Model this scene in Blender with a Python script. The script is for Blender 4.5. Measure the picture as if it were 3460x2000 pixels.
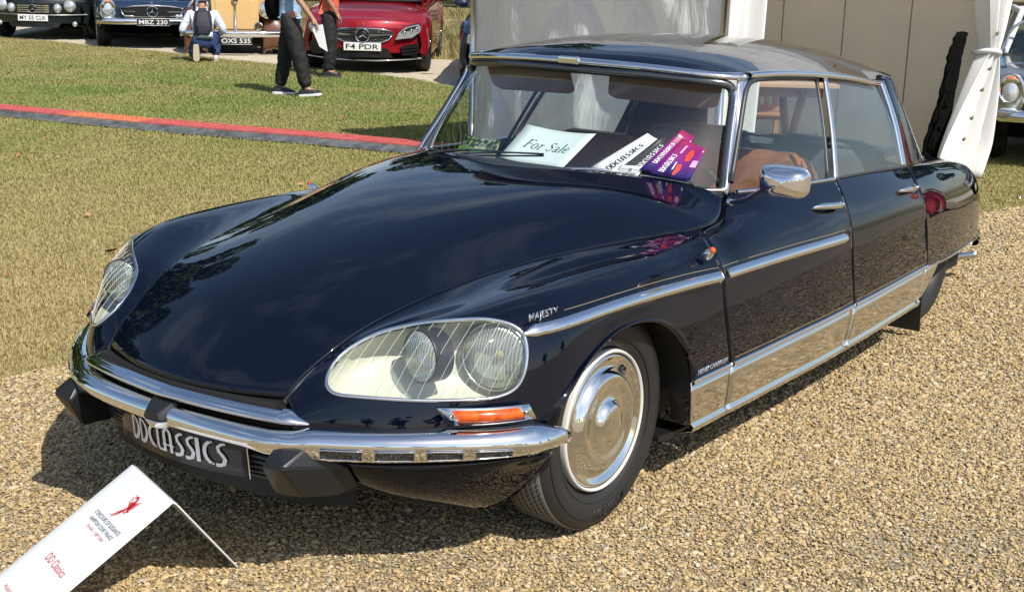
import bpy, bmesh, math, random
import numpy as np
from mathutils import Vector, Matrix, noise
R_ = math.radians
random.seed(7); rng = np.random.RandomState(7)
S = bpy.context.scene
COL = S.collection
for o in list(bpy.data.objects): bpy.data.objects.remove(o)

# ---------------------------------------------------------------- camera, sky, sun, exposure
cam_d = bpy.data.cameras.new('camera'); cam = bpy.data.objects.new('camera', cam_d); COL.objects.link(cam)
CX, CY, CZ, YAW, PIT, ROL, FPX = 3.18967892, 2.78288002, 1.65509807, 3.76896558, -0.24822925, 0.02741758, 4526.7416
fw = Vector((math.cos(YAW)*math.cos(PIT), math.sin(YAW)*math.cos(PIT), math.sin(PIT)))
r0 = Vector((math.sin(YAW), -math.cos(YAW), 0)); u0 = r0.cross(fw)
rt = math.cos(ROL)*r0 + math.sin(ROL)*u0; up = math.cos(ROL)*u0 - math.sin(ROL)*r0
m = Matrix((rt, up, -fw)).transposed().to_4x4(); m.translation = Vector((CX, CY, CZ))
cam.matrix_world = m
cam_d.sensor_width = 36; cam_d.lens = FPX/3460*36; cam_d.clip_end = 2000; cam_d.clip_start = .05
S.camera = cam
S.render.resolution_x = 1024; S.render.resolution_y = 591

SUN_AZ, SUN_EL = 71.0, 49.0
W = bpy.data.worlds.new('World'); S.world = W; W.use_nodes = True
nt = W.node_tree; bg = nt.nodes['Background']
sk = nt.nodes.new('ShaderNodeTexSky'); sk.sky_type = 'NISHITA'; sk.sun_disc = False
sk.sun_elevation = R_(SUN_EL); sk.sun_rotation = R_(90-SUN_AZ); sk.altitude = 50; sk.air_density = 1.0; sk.dust_density = 1.2; sk.ozone_density = 1.2
# thin high cloud drifting over the blue: reflections in the paint need it
tc = nt.nodes.new('ShaderNodeTexCoord'); mp = nt.nodes.new('ShaderNodeMapping'); mp.inputs['Scale'].default_value = (1.4, 1.4, 4.5)
nz = nt.nodes.new('ShaderNodeTexNoise'); nz.inputs['Scale'].default_value = 1.6; nz.inputs['Detail'].default_value = 7; nz.inputs['Roughness'].default_value = .58
cr_ = nt.nodes.new('ShaderNodeValToRGB'); cr_.color_ramp.elements[0].position = .52; cr_.color_ramp.elements[1].position = .85
cr_.color_ramp.elements[1].color = (.55,.55,.55,1)
mx = nt.nodes.new('ShaderNodeMix'); mx.data_type = 'RGBA'; mx.inputs['B'].default_value = (8.5,9.0,9.6,1)
L = nt.links.new
L(tc.outputs['Generated'], mp.inputs['Vector']); L(mp.outputs['Vector'], nz.inputs['Vector']); L(nz.outputs['Fac'], cr_.inputs['Fac'])
L(cr_.outputs['Color'], mx.inputs['Factor']); L(sk.outputs['Color'], mx.inputs['A']); L(mx.outputs['Result'], bg.inputs['Color'])
bg.inputs['Strength'].default_value = .118
sun_d = bpy.data.lights.new('sun', 'SUN'); sun_d.energy = 4.3; sun_d.angle = R_(.53); sun_d.color = (1, .94, .85)
sun = bpy.data.objects.new('sun', sun_d); COL.objects.link(sun)
sv = Vector((math.cos(R_(SUN_EL))*math.cos(R_(SUN_AZ)), math.cos(R_(SUN_EL))*math.sin(R_(SUN_AZ)), math.sin(R_(SUN_EL))))
sun.rotation_euler = sv.to_track_quat('Z', 'Y').to_euler(); sun.location = sv*30
S.view_settings.view_transform = 'Standard'; S.view_settings.look = 'None'; S.view_settings.exposure = 0.35; S.view_settings.gamma = 1
S.view_settings.use_curve_mapping = False
S.render.engine = 'CYCLES'
S.cycles.max_bounces = 10; S.cycles.transparent_max_bounces = 16; S.cycles.caustics_reflective = False; S.cycles.caustics_refractive = False
S.cycles.sample_clamp_indirect = 6

# ---------------------------------------------------------------- helpers
def MAT(name, col, rough=.5, metal=0, coat=0, spec=.5, alpha=1, trans=0, emis=None):
    m = bpy.data.materials.new(name); m.use_nodes = True
    b = m.node_tree.nodes['Principled BSDF']
    b.inputs['Base Color'].default_value = (*col, 1); b.inputs['Roughness'].default_value = rough; b.inputs['Metallic'].default_value = metal
    b.inputs['Coat Weight'].default_value = coat; b.inputs['Coat Roughness'].default_value = .02
    b.inputs['Specular IOR Level'].default_value = spec; b.inputs['Transmission Weight'].default_value = trans
    return m
def nodes(m): return m.node_tree.nodes, m.node_tree.links.new, m.node_tree.nodes['Principled BSDF']
def noise_col(m, c1, c2, scale=8, detail=6, lo=.35, hi=.65, bump=0, bscale=None, obj=True, dist=.02, rough=None):
    N, Lk, b = nodes(m)
    t = N.new('ShaderNodeTexCoord'); n = N.new('ShaderNodeTexNoise'); n.inputs['Scale'].default_value = scale; n.inputs['Detail'].default_value = detail
    Lk(t.outputs['Object'], n.inputs['Vector'])
    r = N.new('ShaderNodeValToRGB'); r.color_ramp.elements[0].position = lo; r.color_ramp.elements[1].position = hi
    r.color_ramp.elements[0].color = (*c1, 1); r.color_ramp.elements[1].color = (*c2, 1)
    Lk(n.outputs['Fac'], r.inputs['Fac']); Lk(r.outputs['Color'], b.inputs['Base Color'])
    if bump:
        n2 = N.new('ShaderNodeTexNoise'); n2.inputs['Scale'].default_value = bscale or scale*3; n2.inputs['Detail'].default_value = 5
        Lk(t.outputs['Object'], n2.inputs['Vector'])
        bp = N.new('ShaderNodeBump'); bp.inputs['Strength'].default_value = bump; bp.inputs['Distance'].default_value = dist
        Lk(n2.outputs['Fac'], bp.inputs['Height']); Lk(bp.outputs['Normal'], b.inputs['Normal'])
    return m
def GLASS(name, tint=(.9,.95,.93), ior=1.5, refl=1.0):
    m = bpy.data.materials.new(name); m.use_nodes = True; N = m.node_tree.nodes; Lk = m.node_tree.links.new
    for n in list(N): N.remove(n)
    o = N.new('ShaderNodeOutputMaterial'); mix = N.new('ShaderNodeMixShader'); t = N.new('ShaderNodeBsdfTransparent'); g = N.new('ShaderNodeBsdfGlossy')
    t.inputs['Color'].default_value = (*tint, 1); g.inputs['Roughness'].default_value = .0; g.inputs['Color'].default_value = (refl, refl, refl, 1)
    lw = N.new('ShaderNodeLayerWeight'); lw.inputs['Blend'].default_value = .5
    p5 = N.new('ShaderNodeMath'); p5.operation = 'POWER'; p5.inputs[1].default_value = 4.2
    f = N.new('ShaderNodeMath'); f.operation = 'MULTIPLY_ADD'; f.inputs[1].default_value = .88; f.inputs[2].default_value = .075 if ior < 1.55 else .12; f.use_clamp = True
    Lk(lw.outputs['Facing'], p5.inputs[0]); Lk(p5.outputs[0], f.inputs[0]); Lk(f.outputs[0], mix.inputs['Fac']); Lk(t.outputs['BSDF'], mix.inputs[1]); Lk(g.outputs['BSDF'], mix.inputs[2]); Lk(mix.outputs['Shader'], o.inputs['Surface'])
    return m
navy = MAT('navy_paint', (.0014,.0029,.0098), .45, 0, 1.0, .0)
_N,_L,_b = nodes(navy)   # faint orange peel and dust speckle in the lacquer
_t=_N.new('ShaderNodeTexCoord'); _n=_N.new('ShaderNodeTexNoise'); _n.inputs['Scale'].default_value=9; _n.inputs['Detail'].default_value=3
_p=_N.new('ShaderNodeBump'); _p.inputs['Strength'].default_value=.06; _p.inputs['Distance'].default_value=.004
_L(_t.outputs['Object'],_n.inputs['Vector']); _L(_n.outputs['Fac'],_p.inputs['Height']); _L(_p.outputs['Normal'],_b.inputs['Coat Normal'])
chrome = MAT('chrome', (.82,.82,.82), .045, 1)
steel = MAT('brushed_steel', (.6,.6,.6), .22, 1)
rubber = MAT('black_rubber', (.013,.013,.014), .5)
blackp = MAT('black_plastic', (.012,.013,.014), .36)
seal = MAT('dark_seal', (.03,.032,.035), .42)
dark = MAT('underbody_black', (.006,.006,.006), .7)
white = MAT('white_paint', (.75,.75,.74), .35)
cream = MAT('cream_reflector', (.60,.60,.50), .4)
glass = GLASS('window_glass', (.93,.97,.96)); clear = GLASS('clear_glass', (.93,.95,.94))
amber = MAT('amber_lens', (.75,.14,.01), .12, 0, .5); noise_col(amber, (.50,.06,.003), (.75,.13,.008), 40, 2)
redlens = MAT('red_lens', (.45,.02,.01), .15, 0, .5)
tan = MAT('tan_leather', (.23,.085,.035), .42); noise_col(tan, (.20,.07,.028), (.28,.105,.045), 14, 5, bump=.25, bscale=120, dist=.002)
grey_l = MAT('grey_leather', (.10,.11,.125), .45); noise_col(grey_l, (.09,.10,.115), (.13,.14,.155), 10, 5, bump=.2, bscale=110, dist=.002)
dash_m = MAT('dashboard_black', (.008,.009,.010), .45)
carpet = MAT('carpet', (.03,.028,.026), .9)
gold = MAT('gold_line', (.34,.27,.15), .4)

def mesh(name, V, F, mat, parent=None, smooth=True, label=None, kind=None):
    me = bpy.data.meshes.new(name); me.from_pydata([tuple(map(float, v)) for v in V], [], [tuple(int(i) for i in f) for f in F]); me.update()
    if smooth: me.polygons.foreach_set('use_smooth', [True]*len(me.polygons))
    for mm in (mat if isinstance(mat, (list, tuple)) else [mat]): me.materials.append(mm)
    o = bpy.data.objects.new(name, me); COL.objects.link(o)
    if parent: o.parent = parent
    if label: o['label'] = label
    if kind: o['kind'] = kind
    return o
def thing(name, label, cat, group=None, loc=(0,0,0), rz=0):
    o = bpy.data.objects.new(name, None); COL.objects.link(o); o.location = loc; o.rotation_euler = (0,0,rz); o.empty_display_size = .2
    o['label'] = label; o['category'] = cat
    if group: o['group'] = group
    return o
def tag(o, label, cat, group=None):
    o['label'] = label; o['category'] = cat
    if group: o['group'] = group
    return o
def gridF(nu, nv, closeu=False, closev=False, flip=False):
    F = []
    for i in range(nu if closeu else nu-1):
        for j in range(nv if closev else nv-1):
            a=i*nv+j; b=((i+1)%nu)*nv+j; c=((i+1)%nu)*nv+(j+1)%nv; d=i*nv+(j+1)%nv
            F.append((a,b,c,d) if not flip else (a,d,c,b))
    return F
def grid(name, G, mat, parent=None, flip=False, solid=0, smooth=True, closeu=False, closev=False, out=None, **k):
    G = np.asarray(G, float); nu, nv = G.shape[:2]
    if out is None and solid: out = G.reshape(-1,3).mean(0)*np.array([.6,0,.5])+np.array([-.5,0,.1])
    if out is not None:
        a=np.cross(G[1:,:-1]-G[:-1,:-1],G[:-1,1:]-G[:-1,:-1]); s_=(a*(G[:-1,:-1]-np.array(out))).sum(); flip = s_<0
    o = mesh(name, G.reshape(-1,3), gridF(nu,nv,closeu,closev,flip), mat, parent, smooth, **k)
    if solid:
        md = o.modifiers.new('solid','SOLIDIFY'); md.thickness = solid; md.offset = -1
    return o
def nspline(t, P, q):
    """natural cubic spline through P (n,...) at knots t, sampled at q"""
    t = np.asarray(t,float); P = np.asarray(P,float); q=np.asarray(q,float); n=len(t)
    if n==2: 
        a=((q-t[0])/(t[1]-t[0])).reshape((-1,)+(1,)*(P.ndim-1)); return P[0]*(1-a)+P[1]*a
    h=np.diff(t); A=np.zeros((n,n)); A[0,0]=A[-1,-1]=1; B=np.zeros_like(P)
    for i in range(1,n-1):
        A[i,i-1]=h[i-1]; A[i,i]=2*(h[i-1]+h[i]); A[i,i+1]=h[i]
        B[i]=6*((P[i+1]-P[i])/h[i]-(P[i]-P[i-1])/h[i-1])
    M=np.linalg.solve(A,B.reshape(n,-1)).reshape(P.shape)
    i=np.clip(np.searchsorted(t,q)-1,0,n-2); sh=(-1,)+(1,)*(P.ndim-1)
    hh=h[i].reshape(sh); a=(t[i+1]-q).reshape(sh); b=(q-t[i]).reshape(sh)
    return M[i]*a**3/(6*hh)+M[i+1]*b**3/(6*hh)+(P[i]/hh-M[i]*hh/6)*a+(P[i+1]/hh-M[i+1]*hh/6)*b
def fn(xs, ys):
    xs=np.array(xs,float); ys=np.array(ys,float); o=np.argsort(xs); xs=xs[o]; ys=ys[o]
    return lambda x: nspline(xs,ys,np.clip(np.atleast_1d(np.asarray(x,float)),xs[0],xs[-1])) if np.ndim(x) else float(nspline(xs,ys,np.clip([x],xs[0],xs[-1]))[0])
def curve(P, n=40, closed=False):
    P=np.asarray(P,float)
    if closed: P=np.vstack([P[-3:],P,P[:4]])
    d=np.r_[0,np.cumsum(np.sqrt(np.linalg.norm(np.diff(P,axis=0),axis=1))+1e-6)]
    if closed: return nspline(d,P,np.linspace(d[3],d[-4],n+1)[:-1])
    return nspline(d,P,np.linspace(0,d[-1],n))
def refine(net, nu, nv):
    net=np.asarray(net,float)
    def ax(N,n):
        d=np.r_[0,np.cumsum(np.mean(np.linalg.norm(np.diff(N,axis=0),axis=2),axis=1)+1e-6)]
        return nspline(d,N,np.linspace(0,d[-1],n))
    A=ax(net,nu); return ax(A.transpose(1,0,2),nv).transpose(1,0,2)
def frames(P, closed=False, upv=(0,0,1)):
    P=np.asarray(P,float)
    T=(np.roll(P,-1,0)-np.roll(P,1,0)) if closed else np.gradient(P,axis=0)
    T/=np.linalg.norm(T,axis=1)[:,None]+1e-12
    U=np.array(upv,float)
    if np.abs(T@U).mean()>.93: U=np.array([1.,0,0]) if abs(U[0])<.5 else np.array([0,0,1.])
    N=np.cross(T,U); N/=np.linalg.norm(N,axis=1)[:,None]+1e-12; B=np.cross(N,T)
    return T,N,B
def sweep(name, P, prof, mat, parent=None, closed=False, upv=(0,0,1), scale=None, cap=True, smooth=True, closeprof=True, **k):
    """prof: list of (n, b) offsets; n = sideways (right of travel), b = up"""
    P=np.asarray(P,float); T,N,B=frames(P,closed,upv); pr=np.asarray(prof,float)
    s=np.ones(len(P)) if scale is None else np.asarray(scale,float)
    G=P[:,None,:]+N[:,None,:]*(pr[:,0][None,:,None]*s[:,None,None])+B[:,None,:]*(pr[:,1][None,:,None]*s[:,None,None])
    nu,nv=G.shape[:2]; F=gridF(nu,nv,closed,closeprof)
    if cap and not closed and closeprof: F+= [tuple(range(nv))[::-1], tuple((nu-1)*nv+i for i in range(nv))]
    return mesh(name,G.reshape(-1,3),F,mat,parent,smooth,**k)
def ngon(r, n=8, r2=None): return [(r*math.cos(2*math.pi*i/n), (r2 or r)*math.sin(2*math.pi*i/n)) for i in range(n)]
def tube(name, P, r, mat, parent=None, closed=False, n=8, upv=(0,0,1), scale=None, **k): return sweep(name,P,ngon(r,n),mat,parent,closed,upv,scale,**k)
def lathe(name, prof, mat, parent=None, c=(0,0,0), axis=(0,1,0), n=48, cap=False, smooth=True, matfn=None, **k):
    """prof: (r, h) pairs, h along axis"""
    a=Vector(axis).normalized(); e=Vector((0,0,1)) if abs(a.z)<.9 else Vector((1,0,0)); e=(e-a*e.dot(a)).normalized(); f=a.cross(e)
    a,e,f=map(np.array,(a,e,f)); th=np.linspace(0,2*math.pi,n,endpoint=False)
    G=np.array([[np.array(c)+r*(math.cos(t)*e+math.sin(t)*f)+h*a for t in th] for r,h in prof])
    return grid(name,G,mat,parent,closev=True,smooth=smooth,**k)
def box(name, c, s, mat, parent=None, bev=0, rot=None, smooth=False, **k):
    bm=bmesh.new(); bmesh.ops.create_cube(bm,size=1)
    M=Matrix.Translation(Vector(c)) @ ((rot if rot is not None else Matrix.Identity(3)).to_4x4()) @ Matrix.Diagonal((*s,1))
    bmesh.ops.transform(bm,matrix=M,verts=bm.verts)
    if bev: bmesh.ops.bevel(bm,geom=bm.edges[:],offset=bev,segments=3,affect='EDGES',profile=.6)
    me=bpy.data.meshes.new(name); bm.to_mesh(me); bm.free(); me.materials.append(mat)
    if smooth or bev: me.polygons.foreach_set('use_smooth',[True]*len(me.polygons))
    o=bpy.data.objects.new(name,me); COL.objects.link(o)
    if parent: o.parent=parent
    for kk,v in k.items(): o[kk]=v
    if bev:
        w=o.modifiers.new('wn','WEIGHTED_NORMAL'); w.keep_sharp=False
    return o
def hull(name, pts, mat, parent=None, bev=0, smooth=False, **k):
    bm=bmesh.new(); 
    for p in pts: bm.verts.new(p)
    bmesh.ops.convex_hull(bm,input=bm.verts[:]); bmesh.ops.dissolve_limit(bm,angle_limit=.06,verts=bm.verts[:],edges=bm.edges[:])
    if bev: bmesh.ops.bevel(bm,geom=bm.edges[:],offset=bev,segments=3,affect='EDGES')
    me=bpy.data.meshes.new(name); bm.to_mesh(me); bm.free(); me.materials.append(mat)
    if bev: me.polygons.foreach_set('use_smooth',[True]*len(me.polygons))
    o=bpy.data.objects.new(name,me); COL.objects.link(o)
    if parent: o.parent=parent
    if bev: o.modifiers.new('wn','WEIGHTED_NORMAL')
    for kk,v in k.items(): o[kk]=v
    return o
def ball(name, c, r, mat, parent=None, sc=(1,1,1), seg=16, **k):
    bm=bmesh.new(); bmesh.ops.create_uvsphere(bm,u_segments=seg,v_segments=max(6,seg*2//3),radius=r)
    bmesh.ops.transform(bm,matrix=Matrix.Translation(Vector(c))@Matrix.Diagonal((*sc,1)),verts=bm.verts)
    me=bpy.data.meshes.new(name); bm.to_mesh(me); bm.free(); me.materials.append(mat); me.polygons.foreach_set('use_smooth',[True]*len(me.polygons))
    o=bpy.data.objects.new(name,me); COL.objects.link(o)
    if parent: o.parent=parent
    for kk,v in k.items(): o[kk]=v
    return o
def mirror(o, parent=None):
    """copy of a part (and its sub-parts) mirrored over the car's centre plane; meshes are in car coordinates"""
    me=o.data.copy(); me.transform(Matrix.Diagonal((1,-1,1,1))); me.flip_normals()
    c=o.copy(); c.data=me; COL.objects.link(c); c.parent=parent or o.parent
    for ch in [x for x in bpy.data.objects if x.parent==o]: mirror(ch,c)
    return c
FIL={}
def text(name, s, origin, ux, uy, h, mat, parent=None, width=None, depth=.0006, center=False, bold=0, shear=0, **k):
    """flat lettering as real thin geometry on the plane origin + ux,uy"""
    cu=bpy.data.curves.new(name,'FONT'); cu.body=s; cu.size=1; cu.offset=bold; cu.shear=shear; cu.resolution_u=3
    t=bpy.data.objects.new('tmp',cu); COL.objects.link(t); dg=bpy.context.evaluated_depsgraph_get(); dg.update()
    me=bpy.data.meshes.new_from_object(t.evaluated_get(dg)); bpy.data.objects.remove(t)
    co=np.array([v.co[:] for v in me.vertices]); 
    mn,mxx=co.min(0),co.max(0); H=max(.5,mxx[1]-0); sx=h/ .70; sy=h/.70
    if width: sx=width/(mxx[0]-mn[0])
    ux=Vector(ux).normalized(); uy=Vector(uy).normalized(); n=ux.cross(uy).normalized(); O=Vector(origin)
    off=-(mxx[0]+mn[0])/2 if center else -mn[0]
    for v in me.vertices:
        x,y=(v.co.x+off)*sx, v.co.y*sy; v.co=O+ux*x+uy*y+n*depth
    me.materials.append(mat); o=bpy.data.objects.new(name,me); COL.objects.link(o)
    if parent: o.parent=parent
    for kk,v in k.items(): o[kk]=v
    return o
def flat(name, polys, origin, ux, uy, mat, parent=None, depth=.0006, fnc=None, **k):
    """flat printed shapes: polys in 2D on a plane (or through fnc(x,y)->3D)"""
    ux=np.array(Vector(ux).normalized()); uy=np.array(Vector(uy).normalized()); n=np.cross(ux,uy); O=np.array(origin,float)
    V=[];F=[]
    for p in polys:
        b=len(V)
        for x,y in p: V.append(fnc(x,y) if fnc else O+ux*x+uy*y+n*depth)
        F.append(tuple(range(b,b+len(p))))
    return mesh(name,V,F,mat,parent,False,**k)
def stroke(pts, w0, w1=None, closed=False):
    """a ribbon of quads along a 2D polyline, width swelling from w0 to w1"""
    P=np.array(pts,float); n=len(P); 
    T=(np.roll(P,-1,0)-np.roll(P,1,0)) if closed else np.gradient(P,axis=0)
    T/=np.linalg.norm(T,axis=1)[:,None]+1e-9; N=np.stack([-T[:,1],T[:,0]],1); w=np.linspace(w0,w1 if w1 else w0,n)[:,None]/2
    A=P+N*w;B=P-N*w; out=[]
    for i in range(n if closed else n-1):
        j=(i+1)%n; out.append([A[i],B[i],B[j],A[j]])
    return out
def serif_word(word):
    """roman book lettering drawn with thick and thin strokes; unit cap height"""
    G={'F':(stroke([(.16,0),(.16,1)],.12)+stroke([(.03,.02),(.30,.02)],.035)+stroke([(.03,.98),(.60,.98)],.04)+stroke([(.58,.99),(.61,.80)],.03)+stroke([(.2,.52),(.48,.52)],.04)+stroke([(.48,.60),(.48,.42)],.03),.66),
     'S':(stroke([(.46,.78),(.44,.92),(.30,1.0),(.15,.95),(.09,.80),(.14,.66),(.30,.54),(.44,.42),(.49,.26),(.42,.08),(.26,.0),(.12,.05),(.07,.24)],.045,.05)+stroke([(.13,.68),(.30,.55),(.45,.40)],.11),.62),
     'o':(stroke([(.26+.20*math.cos(t),.31+.31*math.sin(t)) for t in np.linspace(0,2*math.pi,22,endpoint=False)],.05,closed=True)+stroke(arc(.26,.31,.20,.29,140,220,8),.10)+stroke(arc(.26,.31,.20,.29,-40,40,8),.10),.58),
     'r':(stroke([(.14,0),(.14,.62)],.10)+stroke([(.02,.02),(.28,.02)],.03)+stroke([(.02,.60),(.14,.62)],.03)+stroke([(.16,.44),(.24,.58),(.36,.60)],.06),.44),
     'a':(stroke([(.36,.50),(.36,.08),(.46,.02)],.09)+stroke([(.08,.48),(.14,.60),(.28,.62),(.36,.50)],.05)+stroke([(.36,.36),(.18,.30),(.07,.16),(.14,.02),(.26,.03),(.36,.14)],.06),.52),
     'l':(stroke([(.14,0),(.14,1.02)],.10)+stroke([(.02,.02),(.27,.02)],.03)+stroke([(.02,.98),(.14,1.02)],.03),.32),
     'e':(stroke([(.08,.34),(.44,.36),(.40,.54),(.26,.62),(.12,.54),(.06,.32),(.12,.10),(.26,.01),(.44,.12)],.05,.05)+stroke(arc(.26,.31,.19,.28,130,230,8),.10),.52),' ':([],.34)}
    out=[];x=0
    for c in word: g,adv=G[c]; out+=[[(x+px,py) for px,py in p] for p in g]; x+=adv
    return out,x
def arc(cx,cy,rx,ry,a0,a1,n=14): return [(cx+rx*math.cos(R_(a)),cy+ry*math.sin(R_(a))) for a in np.linspace(a0,a1,n)]
def deco_word(word, w=.15):
    """tall narrow art-deco capitals; returns polygons, advance (unit height)"""
    out=[];x=0
    for c in word:
        g=[]
        if c=='D': g=stroke([(.04,0),(.04,1)],.08)+stroke([(.06,.97)]+arc(.06,.5,.27,.47,78,-78,14)+[(.06,.03)],.07,.15); adv=.42
        elif c=='C': g=stroke(arc(.36,.5,.31,.47,112,248,16),.11,.13)+stroke([(.26,.95),(.34,.96)],.06)+stroke([(.26,.05),(.34,.04)],.06); adv=.40
        elif c=='L': g=stroke([(.04,1),(.04,.16),(.1,.04),(.3,.04)],.09); adv=.30
        elif c=='A': g=stroke([(.02,0),(.02,.75)]+arc(.15,.72,.13,.25,180,0,10)+[(.29,0)],.11)+stroke([(-.07,.30),(.40,.30)],.06); adv=.44
        elif c=='S': g=stroke([(.34,.97),(.22,.93),(.10,.80),(.12,.62),(.24,.45),(.30,.30),(.24,.10),(.12,.04),(.0,.03)],.09,.15); adv=.40
        elif c=='I': g=stroke([(.06,0),(.06,1)],.14); adv=.24
        out+= [[(x+px,py) for px,py in p] for p in g]; x+=adv
    return out, x
# ================================================================ setting
def pos_col(m, build):
    N, Lk, b = nodes(m); g = N.new('ShaderNodeNewGeometry'); return N, Lk, b, g.outputs['Position']
def mixn(N,Lk,f,a,b_):
    x=N.new('ShaderNodeMix'); x.data_type='RGBA'
    for k,v in (('Factor',f),('A',a),('B',b_)):
        s=x.inputs[k] if k!='Factor' else x.inputs[0]
        if isinstance(v,(tuple,list)): s.default_value=(*v,1)
        elif isinstance(v,(int,float)): s.default_value=v
        else: Lk(v,s)
    return x.outputs['Result']
def nz_(N,Lk,vec,scale,detail=4,lo=.4,hi=.6,rough=.5):
    n=N.new('ShaderNodeTexNoise'); n.inputs['Scale'].default_value=scale; n.inputs['Detail'].default_value=detail; n.inputs['Roughness'].default_value=rough; Lk(vec,n.inputs['Vector'])
    r=N.new('ShaderNodeMapRange'); r.inputs['From Min'].default_value=lo; r.inputs['From Max'].default_value=hi; Lk(n.outputs['Fac'],r.inputs['Value']); return r.outputs['Result']
def grass_material(name, k=1.0):
    """lawn colour that follows the ground: a lush band beyond the cable ramp, parched turf near the drive and far out"""
    m=MAT(name,(.1,.12,.03),.75,spec=.25); N,Lk,b,P=pos_col(m,None)
    sx=N.new('ShaderNodeSeparateXYZ'); Lk(P,sx.inputs[0])
    # distance across the lawn, measured from the drive edge towards the far road
    d=N.new('ShaderNodeVectorMath'); d.operation='DOT_PRODUCT'; Lk(P,d.inputs[0]); d.inputs[1].default_value=(-.72,-.69,0)
    nn=N.new('ShaderNodeTexNoise'); nn.inputs['Scale'].default_value=.35; nn.inputs['Detail'].default_value=5; Lk(P,nn.inputs['Vector'])
    wob=N.new('ShaderNodeMath'); wob.operation='MULTIPLY_ADD'; Lk(nn.outputs['Fac'],wob.inputs[0]); wob.inputs[1].default_value=3.5; Lk(d.outputs['Value'],wob.inputs[2])
    r=N.new('ShaderNodeValToRGB'); e=r.color_ramp.elements
    mr=N.new('ShaderNodeMapRange'); mr.inputs['From Min'].default_value=1; mr.inputs['From Max'].default_value=26; Lk(wob.outputs[0],mr.inputs['Value']); Lk(mr.outputs[0],r.inputs['Fac'])
    e[0].position=0; e[0].color=(.20*k,.17*k,.06*k,1); e[1].position=1; e[1].color=(.20*k,.165*k,.065*k,1)
    for p,c in ((.10,(.27,.215,.10)),(.20,(.235,.20,.08)),(.30,(.18,.175,.055)),(.40,(.13,.16,.035)),(.52,(.085,.145,.022)),(.64,(.13,.155,.04)),(.74,(.17,.17,.055))):
        q=e.new(p); q.color=(c[0]*k,c[1]*k,c[2]*k,1)
    f=nz_(N,Lk,P,.9,6,.40,.60,.6)
    c=mixn(N,Lk,f,r.outputs['Color'],(.235*k,.195*k,.085*k)); mx2=N.new('ShaderNodeMix'); mx2.data_type='RGBA'; mx2.inputs[0].default_value=.62; Lk(r.outputs['Color'],mx2.inputs['A']); Lk(c,mx2.inputs['B'])
    f2=nz_(N,Lk,P,55,3,.35,.7); c2=mixn(N,Lk,f2,mx2.outputs['Result'],(.34*k,.29*k,.15*k)); mx3=N.new('ShaderNodeMix'); mx3.data_type='RGBA'; mx3.inputs[0].default_value=.30; Lk(mx2.outputs['Result'],mx3.inputs['A']); Lk(c2,mx3.inputs['B'])
    Lk(mx3.outputs['Result'],b.inputs['Base Color'])
    return m,N,Lk,b,P
grass_m,N_,Lk_,b_,P_=grass_material('lawn_soil',1.0)
n2=N_.new('ShaderNodeTexNoise'); n2.inputs['Scale'].default_value=38; n2.inputs['Detail'].default_value=6; Lk_(P_,n2.inputs['Vector'])
bp=N_.new('ShaderNodeBump'); bp.inputs['Strength'].default_value=1; bp.inputs['Distance'].default_value=.02; Lk_(n2.outputs['Fac'],bp.inputs['Height']); Lk_(bp.outputs['Normal'],b_.inputs['Normal'])
blade_m,N_,Lk_,b_,P_=grass_material('grass_blades',1.5)
b_.inputs['Subsurface Weight'].default_value=0
def gravel_material(name, cols, sc=75, dark_=1):
    m=MAT(name,(.4,.33,.22),.85,spec=.3); N,Lk,b,P=pos_col(m,None)
    v=N.new('ShaderNodeTexVoronoi'); v.inputs['Scale'].default_value=sc; Lk(P,v.inputs['Vector'])
    r=N.new('ShaderNodeValToRGB'); e=r.color_ramp.elements; r.color_ramp.interpolation='LINEAR'
    e[0].position=0; e[0].color=(*cols[0],1); e[1].position=1; e[1].color=(*cols[-1],1)
    for i,c in enumerate(cols[1:-1]): q=e.new((i+1)/(len(cols)-1)); q.color=(*c,1)
    s=N.new('ShaderNodeSeparateColor'); Lk(v.outputs['Color'],s.inputs[0]); Lk(s.outputs[0],r.inputs['Fac'])
    f=nz_(N,Lk,P,1.3,4,.3,.7); c=mixn(N,Lk,f,r.outputs['Color'],tuple(x*.82 for x in cols[2])); mx=N.new('ShaderNodeMix'); mx.data_type='RGBA'; mx.inputs[0].default_value=.35; Lk(r.outputs['Color'],mx.inputs['A']); Lk(c,mx.inputs['B'])
    Lk(mx.outputs['Result'],b.inputs['Base Color'])
    bp=N.new('ShaderNodeBump'); bp.inputs['Strength'].default_value=1; bp.inputs['Distance'].default_value=.008; bp.invert=True; Lk(v.outputs['Distance'],bp.inputs['Height']); Lk(bp.outputs['Normal'],b.inputs['Normal'])
    return m
GC=[(.20,.15,.085),(.34,.27,.165),(.47,.38,.24),(.27,.235,.18),(.58,.50,.36),(.38,.30,.18)]
gravel_m=gravel_material('gravel_bed',[tuple(x*.80 for x in c) for c in GC])
road_m=gravel_material('gravel_road_stone',[(.42,.36,.26),(.55,.48,.36),(.62,.55,.43),(.48,.42,.32),(.66,.60,.48)],40)
def wobble(P,amp,seed,step=.25):
    out=[]; r=np.random.RandomState(seed)
    for a,b in zip(P[:-1],P[1:]):
        a=np.array(a);b=np.array(b); n=max(1,int(np.linalg.norm(b-a)/step))
        for i in range(n): out.append(a+(b-a)*i/n+r.uniform(-amp,amp,2))
    out.append(np.array(P[-1])); return out
ground=mesh('ground',[(-500,-500,-.008),(500,-500,-.008),(500,500,-.008),(-500,500,-.008)],[(0,1,2,3)],grass_m,None,False,kind='structure')
NEAR=[(4.6,-3.0),(1.5,-2.1),(.31,-1.775),(.03,-1.71),(-3,-.88),(-6.18,-.02),(-6.76,.13),(-9,.9),(-14,2.4)]
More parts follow.
